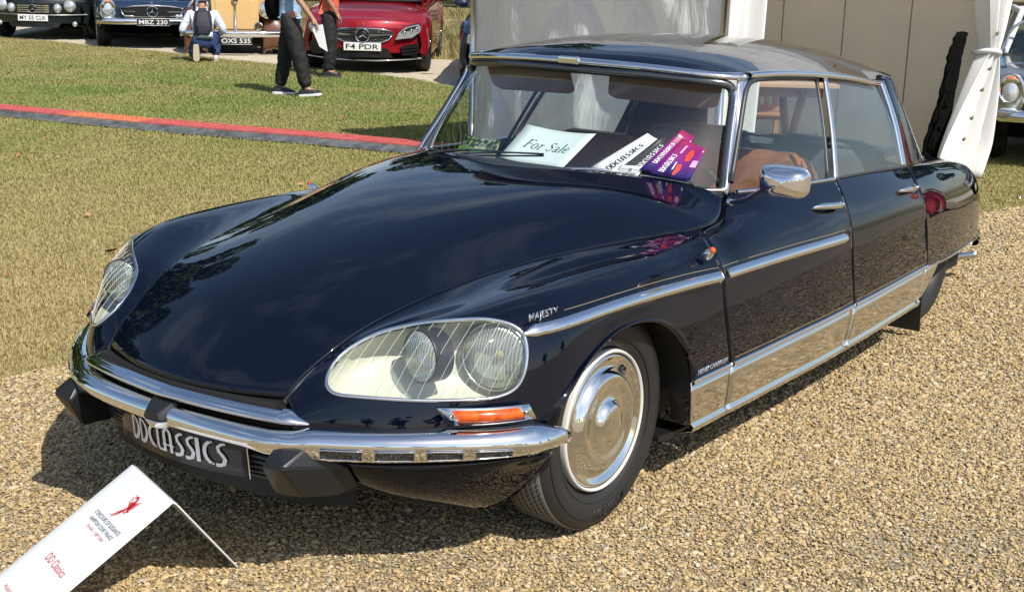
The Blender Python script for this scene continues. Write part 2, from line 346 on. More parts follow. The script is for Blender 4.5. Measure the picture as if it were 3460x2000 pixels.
ed=wobble(NEAR,.035,3); V=[(p[0],p[1],-.002) for p in ed]+[(-40,40,-.002),(40,40,-.002),(40,-14,-.002)]
mesh('gravel_drive',V,[tuple(range(len(V)))[::-1]],gravel_m,None,False,kind='structure')
FARN=[(-9.5,-28),(-10.4,-22),(-11.0,-19),(-11.2,-17.9),(-11.07,-16.1),(-11.2,-15.1),(-11.2,-14.3),(-11.0,-13),(-11.0,-11.5),(-11.0,-10.2),(-10.8,-9.1),(-10.3,-7.8),(-9.8,-5),(-10.4,0),(-12,8)]
FARF=[(-16,8),(-14.6,0),(-14.3,-8),(-14.1,-10.7),(-13.9,-11.2),(-13.6,-15),(-13.9,-18.3),(-13.7,-19.1),(-13.2,-28)]
a=wobble(FARN,.05,5); b=wobble(FARF,.12,6); V=[(p[0],p[1],-.0055) for p in a+b]
mesh('gravel_road',V,[tuple(range(len(V)))],road_m,None,False,kind='structure')
sand=MAT('sandy_path',(.55,.47,.34),.95)
V=[(x,y,-.0045) for x,y in [(-18,-38),(-23.0,-18.7),(-23.6,-18.2),(-27,-8),(-32,10),(-34,10),(-29,-8),(-25.4,-19.5),(-24.5,-19.9),(-20,-38)]]
mesh('footpath',V,[tuple(range(len(V)))],sand,None,False,kind='structure')

# ---- stones and grass blades: thousands of small pieces on generated points
CAMP=np.array([CX,CY,CZ])
def project(P):
    d=P-CAMP; z=d@np.array(fw); return 1730+FPX*(d@np.array(rt))/z, 1000-FPX*(d@np.array(up))/z, z
def scatter(name, P, rot, scl, sources, kind='stuff', label=None):
    me=bpy.data.meshes.new(name); me.vertices.add(len(P)); me.vertices.foreach_set('co',np.asarray(P,np.float32).ravel())
    a=me.attributes.new('rot','FLOAT_VECTOR','POINT'); a.data.foreach_set('vector',np.asarray(rot,np.float32).ravel())
    a=me.attributes.new('scl','FLOAT_VECTOR','POINT'); a.data.foreach_set('vector',np.asarray(scl,np.float32).ravel())
    me.update(); o=bpy.data.objects.new(name,me); COL.objects.link(o); o['kind']=kind
    if label: o['label']=label
    col=bpy.data.collections.new(name+'_pieces')
    for s in sources:
        for c in s.users_collection: c.objects.unlink(s)
        col.objects.link(s)
    g=bpy.data.node_groups.new(name,'GeometryNodeTree'); g.interface.new_socket('Geometry',in_out='INPUT',socket_type='NodeSocketGeometry'); g.interface.new_socket('Geometry',in_out='OUTPUT',socket_type='NodeSocketGeometry')
    N=g.nodes; L=g.links.new; gi=N.new('NodeGroupInput'); go=N.new('NodeGroupOutput')
    ci=N.new('GeometryNodeCollectionInfo'); ci.inputs['Collection'].default_value=col; ci.inputs['Separate Children'].default_value=True; ci.inputs['Reset Children'].default_value=True
    ip=N.new('GeometryNodeInstanceOnPoints'); ip.inputs['Pick Instance'].default_value=True
    r=N.new('GeometryNodeInputNamedAttribute'); r.data_type='FLOAT_VECTOR'; r.inputs['Name'].default_value='rot'
    s=N.new('GeometryNodeInputNamedAttribute'); s.data_type='FLOAT_VECTOR'; s.inputs['Name'].default_value='scl'
    ri=N.new('FunctionNodeRandomValue'); ri.data_type='INT'; ri.inputs[4].default_value=0; ri.inputs[5].default_value=len(sources)-1
    L(gi.outputs[0],ip.inputs['Points']); L(ci.outputs[0],ip.inputs['Instance']); L(r.outputs[0],ip.inputs['Rotation']); L(s.outputs[0],ip.inputs['Scale']); L(ri.outputs[2],ip.inputs['Instance Index'])
    L(ip.outputs[0],go.inputs[0])
    md=o.modifiers.new('scatter','NODES'); md.node_group=g; return o
def poly_in(P,poly): return inside2(P,np.array(poly))
def inside2(p,poly):
    x,y=p[:,0],p[:,1]; r=np.zeros(len(p),bool); n=len(poly)
    for i in range(n):
        x0,y0=poly[i]; x1,y1=poly[(i+1)%n]; c=((y0>y)!=(y1>y))&(x<(x1-x0)*(y-y0)/(y1-y0+1e-12)+x0); r^=c
    return r
def sample(n,x0,x1,y0,y1,marg=120): 
    P=np.stack([rng.uniform(x0,x1,n),rng.uniform(y0,y1,n),np.zeros(n)],1); px,py,z=project(P)
    k=(z>0)&(px>-marg)&(px<3460+marg)&(py>-marg)&(py<2000+min(marg,450)+150); return P[k],z[k]
drive_poly=[tuple(p) for p in ed]+[(-40,40),(40,40),(40,-14)]
pebm=MAT('pebble',(.4,.33,.22),.75,spec=.35); N,Lk,b_=nodes(pebm)
oi=N.new('ShaderNodeObjectInfo'); r=N.new('ShaderNodeValToRGB'); e=r.color_ramp.elements
PC=[(0,(.19,.14,.075)),(.10,(.24,.185,.11)),(.22,(.35,.26,.135)),(.36,(.44,.33,.17)),(.5,(.50,.375,.19)),(.64,(.40,.28,.13)),(.76,(.54,.42,.25)),(.88,(.55,.445,.28)),(.95,(.30,.27,.22)),(1,(.64,.56,.41))]
e[0].position=0; e[0].color=(*PC[0][1],1); e[1].position=1; e[1].color=(*PC[-1][1],1)
for p_,c_ in PC[1:-1]: q=e.new(p_); q.color=(*c_,1)
Lk(oi.outputs['Random'],r.inputs['Fac']); tcn=N.new('ShaderNodeTexCoord'); nn=N.new('ShaderNodeTexNoise'); nn.inputs['Scale'].default_value=1.6; nn.inputs['Detail'].default_value=4; Lk(tcn.outputs['Object'],nn.inputs['Vector'])
hs=N.new('ShaderNodeHueSaturation'); vv=N.new('ShaderNodeMath'); vv.operation='MULTIPLY_ADD'; vv.inputs[1].default_value=.5; vv.inputs[2].default_value=.75; Lk(nn.outputs['Fac'],vv.inputs[0]); Lk(vv.outputs[0],hs.inputs['Value']); hs.inputs['Saturation'].default_value=1.03; Lk(r.outputs['Color'],hs.inputs['Color']); Lk(hs.outputs['Color'],b_.inputs['Base Color'])
def pebble(i):
    bm=bmesh.new(); bmesh.ops.create_icosphere(bm,subdivisions=1 if i<5 else 2,radius=.5)
    for v in bm.verts:
        k=1+.22*noise.noise(v.co*1.7+Vector((i*7,0,0)))+.10*rng.uniform(-1,1); v.co*=k; v.co.z*=.62; v.co.x*=1.25
    me=bpy.data.meshes.new('pebble'); bm.to_mesh(me); bm.free(); me.materials.append(pebm)
    if i!=2: me.polygons.foreach_set('use_smooth',[True]*len(me.polygons))
    o=bpy.data.objects.new('pebble',me); COL.objects.link(o); return o
pebs=[pebble(i) for i in range(7)]
NP_=int(1.0e6*1.0)
P,z=sample(5200000,-9.5,3.0,-4.5,9,950)
keep=inside2(P[:,:2],drive_poly); P=P[keep];z=z[keep]
pxx,_a,_b=project(P); prob=np.clip((4.6/z)**2.0,0,1)*.60*np.where((pxx<-120)|(pxx>3580),.55,1); pat=np.sin(P[:,0]*2.3+1.3*np.sin(P[:,1]*1.7+1))*np.sin(P[:,1]*2.9+1.1*np.sin(P[:,0]*2.1))+.6*np.sin(P[:,0]*6.1+P[:,1]*4.3+2*np.sin(P[:,1]*3)); prob=prob*np.where(pat>.75,.50,1.0)*np.where(pat<-.9,1.25,1.0); k=rng.uniform(0,1,len(P))<prob; P=P[k]; z=z[k]
print('pebbles',len(P))
size=np.exp(rng.normal(math.log(.0088),.36,len(P)))*np.clip((z/4.6)**.65,.9,2.4); size=np.clip(size,.004,.024)
P[:,2]=size*.10+rng.uniform(-.002,.003,len(P))
rot=np.stack([rng.normal(0,.35,len(P)),rng.normal(0,.35,len(P)),rng.uniform(0,6.28,len(P))],1)
scl=np.stack([size*rng.uniform(.8,1.25,len(P)),size*rng.uniform(.7,1.1,len(P)),size*rng.uniform(.6,1.0,len(P))],1)
scatter('gravel_stones',P,rot,scl,pebs)
# grass
def clump(i):
    V=[];F=[]
    for k in range(16):
        a=rng.uniform(0,6.28); r_=abs(rng.normal(0,.045)); x,y=r_*math.cos(a),r_*math.sin(a); h=rng.uniform(.010,.028)*(1.2 if i==3 else 1); w=rng.uniform(.0012,.0022); la=rng.uniform(0,6.28); l=rng.uniform(.2,1.1)*h
        dx,dy=math.cos(la)*l,math.sin(la)*l; px,py=-math.sin(la)*w,math.cos(la)*w; b=len(V)
        V+=[(x-px,y-py,-.004),(x+px,y+py,-.004),(x+dx*.4+px*.8,y+dy*.4+py*.8,h*.6),(x+dx*.4-px*.8,y+dy*.4-py*.8,h*.6),(x+dx,y+dy,h)]
        F+=[(b,b+1,b+2,b+3),(b+3,b+2,b+4)]
    return mesh('grass_clump',V,F,blade_m,None,False)
cl=[clump(i) for i in range(4)]
P,z=sample(1100000,-17,3.5,-27,3,1000)
road_poly=[tuple(p) for p in a+b] if False else [tuple(p) for p in wobble(FARN,.0,5)+wobble(FARF,.0,6)]
keep=~inside2(P[:,:2],drive_poly)&~inside2(P[:,:2],road_poly); P=P[keep];z=z[keep]
k=rng.uniform(0,1,len(P))<np.clip((6.5/z)**1.15,0,1)*.85; P=P[k];z=z[k]
print('grass clumps',len(P))
s=rng.uniform(.6,1.15,len(P))*np.clip((z/9)**.5,.75,1.35)
rot=np.stack([np.zeros(len(P)),np.zeros(len(P)),rng.uniform(0,6.28,len(P))],1)
P[:,2]=-.006
scatter('lawn_grass',P,rot,np.stack([s*1.15,s*1.15,s*.85],1),cl)
# ================================================================ the navy saloon (its front wheels stand on x = 0, nose towards +x)
car = thing('classic_saloon', 'long glossy navy classic saloon with covered twin headlights, filling the gravel in front', 'car')
xs_=[-.80,-.72,-.655,-.55,-.45,-.35,-.25,-.15,-.05,.05,.15,.25,.35,.45,.55,.65,.75,.81,.845]
YS=fn(xs_,[.742,.745,.738,.716,.687,.657,.628,.599,.571,.548,.527,.506,.485,.463,.438,.411,.385,.370,.361])
ZS=fn(xs_,[.815,.808,.804,.805,.803,.800,.796,.791,.786,.779,.770,.758,.742,.722,.695,.656,.602,.560,.524])
ZC=fn([-.56,-.4,-.2,0,.2,.4,.55,.65,.75,.82,.87,.905,.918],[.952,.942,.922,.893,.853,.800,.748,.703,.645,.597,.56,.53,.517])
# bonnet
cx=np.concatenate([np.linspace(.918,.80,8)[:-1],np.linspace(.80,-.56,70)])
u=(cx-.918)/(-.56-.918); NV=41
G=[]
for i,c in enumerate(cx):
    uu=u[i]; 
    UM=.87
    xs = .845 - uu*(.845+.655)/UM
    if uu<UM: ys,zs=YS(xs),ZS(xs)
    else:
        k=min(1,(uu-UM)/(1-UM)); q=curve([(-.655,.738,.804),(-.72,.745,.808),(-.80,.738,.815),(-.865,.720,.834),(-.905,.701,.856),(-.922,.690,.877)],81)[int(round(k*80))]
        xs,ys,zs=q
    n=2.0+2.6*max(0,(uu-.15)/.85)**1.3
    row=[]
    for v in np.linspace(0,1,NV)**.85:
        # rear edge bows forward in plan: the middle of the cowl is ahead of its corners
        bow = v**2.0 if uu<.5 else v**(2.0-.2*(uu-.5))
        x=c+(xs-c)*bow; y=ys*v; z=zs+(ZC(c)-zs)*(1-v**n)
        row.append((x,y,z))
    G.append(row)
G=np.array(G)
full=np.concatenate([G[:,::-1]*[1,-1,1],G[:,1:]],axis=1)
bonnet=grid('bonnet',full,navy,car,flip=True,solid=.012)
BON=G
# dark channel under the shut lines
for s in (1,-1):
    P=np.array([(x,YS(x)*s,ZS(x)-.016) for x in np.linspace(.845,-.70,40)])
    tube('shut_channel',P,.011,seal,car,n=6)
# fender net
def rear_station(x, xg=None):
    ys,zs=YS(x),ZS(x)-.002
    cz=fn([-.66,-.45,-.25,0,.15,.3,.36],[.792,.786,.789,.785,.777,.769,.764])(x)
    zb=fn([-.40,-.385,-.36,-.32,-.25,-.18,-.1,-.05,.03,.1,.17,.23,.28,.32,.355,.38],[.368,.41,.475,.535,.588,.622,.641,.645,.643,.631,.609,.582,.55,.515,.475,.44])(max(-.40,x)) if x>-.40 else .368
    yc=.76
    pts=[(ys,zs),(ys+(yc-ys)*.33,zs+(cz-zs)*.25-.004*(x>-.2)),(ys+(yc-ys)*.7,zs+(cz-zs)*.8),(yc+.02,cz-.004),(.83,cz-.034),(.868,cz-.082)]
    zt=cz-.082
    for k in (.3,.55,.8,1.0): 
        z=zt+(zb-zt)*k; y=.868+.027*math.sin(min(1,(zt-z)/.17)*math.pi/2)-.012*max(0,(.5-z)/.14)**2*.6
        pts.append((y,z))
    return [(x,a,b) for a,b in pts]
A0=[(-.655,.738,.802),(-.632,.765,.801),(-.605,.792,.793),(-.585,.82,.775),(-.573,.850,.745),(-.570,.878,.70),(-.575,.888,.63),(-.59,.893,.55),(-.622,.893,.46),(-.658,.889,.368)]
sts=[A0]
r1=np.array(rear_station(-.50)); r1[:,0]+=np.array([-.035,-.02,0,.02,.025,.02,.015,.01,-.01,-.03]); sts.append(r1.tolist())
for x in (-.40,-.37,-.33,-.26,-.17,-.06,.06,.16,.24,.30,.345): sts.append(rear_station(x))
sts.append([(.385,.477,.734),(.38,.53,.728),(.375,.62,.738),(.37,.73,.752),(.37,.798,.732),(.371,.842,.683),(.372,.870,.63),(.372,.880,.56),(.375,.884,.50),(.375,.884,.44)])
sts.append([(.45,.462,.720),(.44,.53,.716),(.43,.62,.731),(.42,.725,.742),(.415,.782,.724),(.416,.820,.685),(.427,.848,.63),(.432,.858,.56),(.43,.866,.50),(.428,.866,.44)])
sts.append([(.55,.437,.693),(.535,.49,.697),(.515,.565,.714),(.485,.668,.731),(.474,.733,.726),(.486,.783,.688),(.500,.806,.628),(.508,.815,.556),(.512,.822,.50),(.513,.828,.44)])
sts.append([(.63,.416,.663),(.62,.46,.676),(.60,.525,.699),(.575,.60,.713),(.572,.65,.704),(.590,.695,.665),(.604,.709,.607),(.615,.719,.547),(.625,.730,.495),(.630,.737,.44)])
sts.append([(.70,.398,.629),(.69,.43,.645),(.672,.475,.667),(.668,.52,.675),(.680,.555,.664),(.705,.585,.63),(.718,.594,.577),(.728,.602,.533),(.742,.612,.49),(.748,.618,.44)])
sts.append([(.77,.380,.588),(.762,.405,.60),(.755,.435,.612),(.762,.462,.612),(.775,.485,.597),(.790,.505,.57),(.805,.52,.54),(.813,.528,.51),(.818,.532,.48),(.818,.532,.44)])
sts.append([(.815,.368,.553),(.818,.388,.553),(.822,.405,.549),(.828,.42,.54),(.835,.432,.528),(.841,.442,.515),(.846,.45,.50),(.850,.455,.485),(.852,.458,.465),(.852,.458,.44)])
sts.append([(.843,.361,.523),(.848,.372,.517),(.853,.382,.51),(.857,.39,.503),(.861,.397,.496),(.864,.403,.488),(.867,.408,.48),(.869,.412,.47),(.870,.414,.458),(.870,.415,.44)])
FG=refine(sts,150,90)
def relax(G,it,fixu=2,fixv=1,v=True):
    G=G.copy(); a,b=fixu,fixv
    for _ in range(it):
        H=G.copy(); H[a:-a,b:-b]=.5*G[a:-a,b:-b]+.25*(G[a-1:-a-1,b:-b]+G[a+1:len(G)-a+1,b:-b]); G=H
        if v: H=G.copy(); H[a:-a,b:-b]=.6*G[a:-a,b:-b]+.2*(G[a:-a,b-1:-b-1]+G[a:-a,b+1:G.shape[1]-b+1]); G=H
    return G
FG=relax(FG,45); FG=relax(FG,110,2,1,False)
LO=np.array([(.795,.462,.568),(.763,.443,.598),(.722,.45,.637),(.683,.474,.667),(.643,.511,.692),(.602,.557,.706),(.56,.609,.716),(.52,.662,.723),(.48,.715,.728),(.453,.760,.726),(.430,.792,.713),(.420,.815,.692),(.427,.831,.665),(.438,.841,.638),(.455,.845,.600),(.478,.838,.567),(.508,.816,.546),(.550,.775,.535),(.632,.689,.531),(.710,.600,.535),(.771,.526,.543),(.797,.489,.552)])
ce=LO.mean(0); nrm=np.array([.72,.48,.50]); nrm/=np.linalg.norm(nrm); e1=np.array([-.62,.78,0.]); e1-=nrm*(e1@nrm); e1/=np.linalg.norm(e1); e2=np.cross(nrm,e1)
def to2(P): d=np.asarray(P,float)-ce; return np.stack([d@e1,d@e2],-1)
OUT=curve(to2(LO),90,closed=True)
def inside(p,poly):
    x,y=p[...,0],p[...,1]; r=np.zeros(x.shape,bool); n=len(poly)
    for i in range(n):
        x0,y0=poly[i]; x1,y1=poly[(i+1)%n]
        c=((y0>y)!=(y1>y))&(x<(x1-x0)*(y-y0)/(y1-y0+1e-12)+x0); r^=c
    return r
fl=FG.reshape(-1,3); p2=to2(fl); facing=np.ones(len(fl),bool); facing&=(fl[:,0]>.36)
ins=inside(p2,OUT)&facing
# surface height over the (e1,e2) plane, for the cover glass
dn=(fl-ce)@nrm; near=facing&(np.abs(p2[:,0])<.35)&(np.abs(p2[:,1])<.22)&(dn>-.12)
NP,ND=p2[near],dn[near]
def lift(q):
    q=np.atleast_2d(q); out=[]
    for a in q:
        d=((NP-a)**2).sum(1); i=np.argsort(d)[:5]; w=1/(d[i]+1e-6); out.append((ND[i]*w).sum()/w.sum())
    return ce+q[:,:1]*e1+q[:,1:]*e2+np.array(out)[:,None]*nrm
# snap the ring of vertices around the hole onto the outline
F=[];insg=ins.reshape(FG.shape[:2]); FGs=FG.copy()
def snap(i,j):
    q=to2(FG[i,j]); d=((OUT-q)**2).sum(1); k=d.argmin(); 
    FGs[i,j]=lift(OUT[k])[0]
nu,nv=FG.shape[:2]
for i in range(nu-1):
    for j in range(nv-1):
        q=[insg[i,j],insg[i+1,j],insg[i+1,j+1],insg[i,j+1]]
        if not any(q): F.append((i*nv+j,(i+1)*nv+j,(i+1)*nv+j+1,i*nv+j+1))
        elif not all(q):
            F.append((i*nv+j,(i+1)*nv+j,(i+1)*nv+j+1,i*nv+j+1))
for i in range(nu):
    for j in range(nv):
        if insg[i,j]:
            nb=[(i+a,j+b) for a in(-1,0,1) for b in (-1,0,1) if 0<=i+a<nu and 0<=j+b<nv]
            if any(not insg[a,b] for a,b in nb): snap(i,j)
fender=mesh('fender',FGs.reshape(-1,3),F,navy,car)
_a=np.cross(FGs[1:,:-1]-FGs[:-1,:-1],FGs[:-1,1:]-FGs[:-1,:-1]); _s=(_a*(FGs[:-1,:-1]-np.array([0,.2,.3]))).sum()
if _s<0: fender.data.flip_normals()
md=fender.modifiers.new('solid','SOLIDIFY'); md.thickness=.008; md.offset=-1
OUT3=lift(OUT)
# ---- headlight unit
hl=mesh('headlight',*(lambda P,ns:(P,ns))(*[None,None]) ,cream,car) if False else None
def bowl():
    rows=[]; inn=OUT3-nrm*.004
    c2=OUT.mean(0)
    for k,(s,d) in enumerate([(1,0.004),(.985,.03),(.95,.075),(.86,.10),(.6,.115),(.25,.12),(.02,.12)]):
        q=c2+(OUT-c2)*s
        base=ce+q[:,:1]*e1+q[:,1:]*e2
        dd=((OUT3-ce)@nrm)
        rows.append(base+((dd*(1 if k<3 else (1-.25*(k-2)) )-d)[:,None])*nrm)
    return np.array(rows)
headlight=grid('headlight_housing',bowl(),cream,car,closev=True,label='cream lined housing of the twin headlights under a ribbed cover glass')
tube('chrome_rim',OUT3+nrm*.001,.0052,chrome,headlight,closed=True,n=8)
# cover glass on the wing's own surface
rows=[OUT3]+[]
c2=OUT.mean(0)
for s in (.97,.9,.8,.7,.58,.45,.3,.15,.001): rows.append(lift(c2+(OUT-c2)*s)+nrm*.001)
cover=grid('cover_glass',np.array(rows),clear,headlight,closev=True)
# engraved vertical flutes on the cover glass
fl_=[]
for t in np.linspace(-.27,.25,16):
    qs=[(t+.42*s+.012*math.sin(s*9),s) for s in np.linspace(-.16,.16,40)]; qs=[q for q in qs if inside(np.array([q]),c2+(OUT-c2)*.965)[0]]
    if len(qs)>4:
        P=lift(np.array(qs))+nrm*.0015; tb=tube('flute',P,.0004,steel,None,n=4); fl_.append(tb)
flm=MAT('flute_etch',(.85,.85,.76),.3)
def join(name, objs, mat, parent, **k):
    V=[];F=[]
    for o in objs:
        b=len(V); V+=[v.co[:] for v in o.data.vertices]; F+=[tuple(b+i for i in p.vertices) for p in o.data.polygons]
        bpy.data.objects.remove(o)
    return mesh(name,V,F,mat,parent,**k)
join('flutes',fl_,flm,headlight,kind='stuff')
reflector=MAT('lamp_reflector',(.85,.86,.84),.10,1)
lampglass=bpy.data.materials.new('lamp_glass'); lampglass.use_nodes=True; N,Lk,b_=nodes(lampglass); b_.inputs['Base Color'].default_value=(.62,.66,.62,1); b_.inputs['Roughness'].default_value=.12; b_.inputs['Metallic'].default_value=.35
_tr=N.new('ShaderNodeBsdfTransparent'); _tr.inputs['Color'].default_value=(.85,.9,.86,1); _ms=N.new('ShaderNodeMixShader'); _tx=N.new('ShaderNodeTexCoord'); _wv=N.new('ShaderNodeTexWave'); _wv.bands_direction='Y'; _wv.inputs['Scale'].default_value=38; Lk(_tx.outputs['Object'],_wv.inputs['Vector'])
_mr=N.new('ShaderNodeMapRange'); _mr.inputs['To Min'].default_value=.25; _mr.inputs['To Max'].default_value=.60; Lk(_wv.outputs['Fac'],_mr.inputs['Value']); Lk(_mr.outputs[0],_ms.inputs[0]); Lk(_tr.outputs[0],_ms.inputs[1]); Lk(b_.outputs[0],_ms.inputs[2]); Lk(_ms.outputs[0],[n for n in N if n.type=='OUTPUT_MATERIAL'][0].inputs['Surface'])
_bp=N.new('ShaderNodeBump'); _bp.inputs['Strength'].default_value=.5; _bp.inputs['Distance'].default_value=.003; Lk(_wv.outputs['Fac'],_bp.inputs['Height']); Lk(_bp.outputs['Normal'],b_.inputs['Normal'])
bulb=MAT('yellow_bulb',(.85,.65,.05),.3)
for nm,c,r,ax in (('outer',(.440,.740,.620),.089,(.93,.30,.12)),('inner',(.598,.614,.630),.070,(.97,-.20,.05))):
    ax=np.array(ax)/np.linalg.norm(ax); c=np.array(c)
    lathe('lamp_shell',[(r*1.05,-.004),(r*1.06,.002),(r*1.05,.008),(r*1.0,.009),(r*.985,.004)] if nm=='outer' else [(r*1.02,-.055),(r*1.03,.0),(r*1.02,.006),(r*.97,.006)],seal if nm=='inner' else steel,headlight,c,ax,40)
    lathe('lamp_reflector',[(r*.98,0),(r*.9,-.025),(r*.7,-.05),(r*.4,-.066),(.008,-.072)],reflector,headlight,c,ax,40)
    lathe('lamp_lens',[(r*.985,.004),(r*.9,.012),(r*.7,.02),(r*.4,.026),(.002,.028)],lampglass,headlight,c,ax,40)
    ball('bulb',c-ax*.035,.012,bulb,headlight)
for h in [headlight]: mirror(h)
mirror(fender)
# ---- grille void below the bonnet lip
PLAN=lambda y: fn([0,.2,.36,.42,.46,.5,.6,.7,.8,.86,.893,.905],[.935,.915,.885,.862,.832,.805,.735,.645,.532,.44,.375,.34])(abs(y))
ys_=np.linspace(-.44,.44,41)
grid('grille_recess',[[(PLAN(y)-.03-.05*k,y,.50-.14*k) for y in ys_] for k in np.linspace(0,1,5)],dark,car)
P=[(PLAN(y)-.012*(abs(y)<.4)-.008,y,.514+.004*math.cos(y*3)) for y in np.linspace(-.37,.37,41)]
sweep('bonnet_seal',P,[(-.022,-.02),(-.022,-.002),(.010,-.006),(.012,-.02)],dark,car)
# ---- bumper: a pointed blade swept round the nose
yy=np.concatenate([-np.array(sorted([.907,.90,.885,.86,.83,.80,.75,.7,.65,.6,.55,.5,.46,.42,.36,.3,.24,.18,.12,.07,.03]))[::-1],[0],np.array(sorted([.907,.90,.885,.86,.83,.80,.75,.7,.65,.6,.55,.5,.46,.42,.36,.3,.24,.18,.12,.07,.03]))])
P=np.array([(PLAN(y) if abs(y)<.905 else .325,y,.40) for y in yy])
T,N,B=frames(P); rows=[]
for i,y in enumerate(yy):
    a=abs(y); k=1.0
    if a>.86: k=max(.02,(.909-a)/.049)**.55
    top=.468 if a>=.46 else .468-.010*min(1,(.46-a)/.06)
    e=.066 if a>.36 else .066-.024*(1-a/.36)
    rz=float(np.interp(a,[0,.3,.46,.7,.82,.909],[.428,.432,.442,.440,.432,.414])); up_=(top-rz)*(k if a>.86 else 1); zc=rz
    lo_=float(np.interp(a,[0,.3,.46,.7,.85,.909],[.402,.406,.392,.393,.394,.404]))-rz; prof=[(0,up_),(e*.30,up_*.99),(e*.62,up_*.82),(e*.86,up_*.45),(e*1.0,up_*.05),(e*1.0,-.010),(e*.96,-.020),(e*.90,lo_*.85),(e*.87,lo_),(e*.3,lo_)]
    Nn=-N[i] if (N[i]@np.array([1,0,0]))<0 else N[i]
    if a>.8: Nn=Nn
    rows.append([P[i]+Nn*(px*k)+np.array([0,0,1])*(pz)+np.array([0,0,zc-.40]) for px,pz in prof])
rows=np.array(rows)
bumper=grid('front_bumper',rows,chrome,car,solid=.003)
# sub-parts: four mesh air inlets each side under the ridge
meshm=MAT('black_mesh',(.015,.015,.015),.5); _N,_L,_b=nodes(meshm)
_t=_N.new('ShaderNodeTexCoord');_v=_N.new('ShaderNodeTexVoronoi');_v.inputs['Scale'].default_value=260;_r=_N.new('ShaderNodeValToRGB');_r.color_ramp.elements[0].color=(.12,.12,.12,1);_r.color_ramp.elements[1].color=(.004,.004,.004,1);_r.color_ramp.elements[0].position=.3;_r.color_ramp.elements[1].position=.5
_L(_t.outputs['Object'],_v.inputs['Vector']);_L(_v.outputs['Distance'],_r.inputs['Fac']);_L(_r.outputs['Color'],_b.inputs['Base Color'])
def onb(y,f,off=.0015):  # point on the lower face of the bumper, f 0..1 down the face
    i=np.searchsorted(yy,y)-1; t=(y-yy[i])/(yy[i+1]-yy[i]); r=rows[i]*(1-t)+rows[i+1]*t
    A,Bp=r[5],r[8]; p=A+(Bp-A)*f; nn=np.cross(r[8]-r[5],rows[i+1][5]-rows[i][5]); nn/=np.linalg.norm(nn)
    if nn[0]<0: nn=-nn
    return p+nn*off
for s in (1,-1):
    for (ya,yb) in ((.475,.565),(.588,.662),(.682,.747),(.765,.822)):
        k=8; g=[[onb(s*(ya+(yb-ya)*t+(.004 if f in(0,) else 0)*0),.14+.68*f,.004) for t in np.linspace(0,1,k)] for f in (0,.33,.66,1)]
        gg=np.array(g)
        # slanted ends like the photo
        grid('air_inlet',gg,meshm,bumper,flip=(s<0))
        rim=np.concatenate([gg[0],gg[1:-1,-1],gg[-1][::-1],gg[1:-1,0][::-1]]); tube('inlet_rim',rim,.0022,chrome,bumper,closed=True,n=5)
# upper blade between the headlights
yl=np.linspace(-.455,.455,61)
P=np.array([(PLAN(y),y,.488) for y in yl]); T,N,B=frames(P); rr=[]
for i,y in enumerate(yl):
    a=abs(y); k=1 if a<.40 else max(.02,(.462-a)/.062)**.8
    zc=.486+.002*(1-a/.46)-.016*max(0,(a-.40)/.06); Nn=-N[i] if N[i][0]<0 else N[i]
    prof=[(-.040,.018),(-.012,.017),(.014,.008),(.026,-.001),(.028,-.006),(.022,-.014),(0,-.018),(-.03,-.018)]
    rr.append([np.array([P[i][0],y,zc])+Nn*px*k+np.array([0,0,pz*k]) for px,pz in prof])
grid('upper_bumper_blade',rr,chrome,car,solid=.003)
# black centre block, chrome vee
hull('centre_block',[(.950,-.042,.468),(.950,.042,.468),(.995,-.022,.440),(.995,.022,.440),(.992,-.036,.418),(.992,.036,.418),(.93,-.066,.43),(.93,.066,.43),(.92,-.045,.468),(.92,.045,.468)],blackp,car,bev=.003)
hull('chrome_vee',[(.975,-.050,.419),(.975,.050,.419),(.996,-.026,.418),(.996,.026,.418),(.992,0,.397),(.978,-.024,.393),(.978,.024,.393),(.94,-.05,.398),(.94,.05,.398)],chrome,car,bev=.003)
# lower chrome edge and grille slats beside the plate
for z,d in ((.352,.015),(.335,.02),(.318,.027),(.301,.035),(.284,.045)):
    P=[(PLAN(y)-d-.02,y,z) for y in np.linspace(-.47,.47,41)]
    sweep('grille_slat',P,[(-.02,-.0035),(-.02,.0035),(.01,.002),(.01,-.006)],seal,car)
grid('lower_grille_back',[[(PLAN(y)-.075,y,z) for y in np.linspace(-.5,.5,31)] for z in (.37,.22)],dark,car)
sweep('lower_apron',[(PLAN(y)-.10,y,.272) for y in np.linspace(-.38,.38,31)],[(-.04,-.02),(-.03,.012),(.015,.008),(.012,-.012)],blackp,car)
# ---- number plate with the dealer's lettering, curved a little round the nose
platem=MAT('plate_black',(.018,.017,.017),.28); lett=MAT('plate_letters',(.8,.8,.8),.4)
def plate_pt(x,y,off=0):   # x across (car's right to left), y up, metres from centre bottom
    q=x/.262; return np.array([.925-.042*q*q+off+y*.10, x, .285+y])
g=np.array([[plate_pt(x,y) for x in np.linspace(-.262,.262,25)] for y in np.linspace(0,.108,4)])
plate=grid('number_plate',g,platem,car,flip=False,solid=.004)
pol,adv=deco_word('DDCLASSICS'); sc=.385/adv
pol=[[(-.178+x*sc,.022+y*.070) for x,y in p] for p in pol]
flat('plate_lettering',pol,(0,0,0),(1,0,0),(0,1,0),lett,plate,fnc=lambda x,y: plate_pt(x,y,.0045))
sweep('plate_edge',[plate_pt(.264,y,.001) for y in np.linspace(-.002,.11,5)],ngon(.0022,6),chrome,plate,upv=(1,0,0))
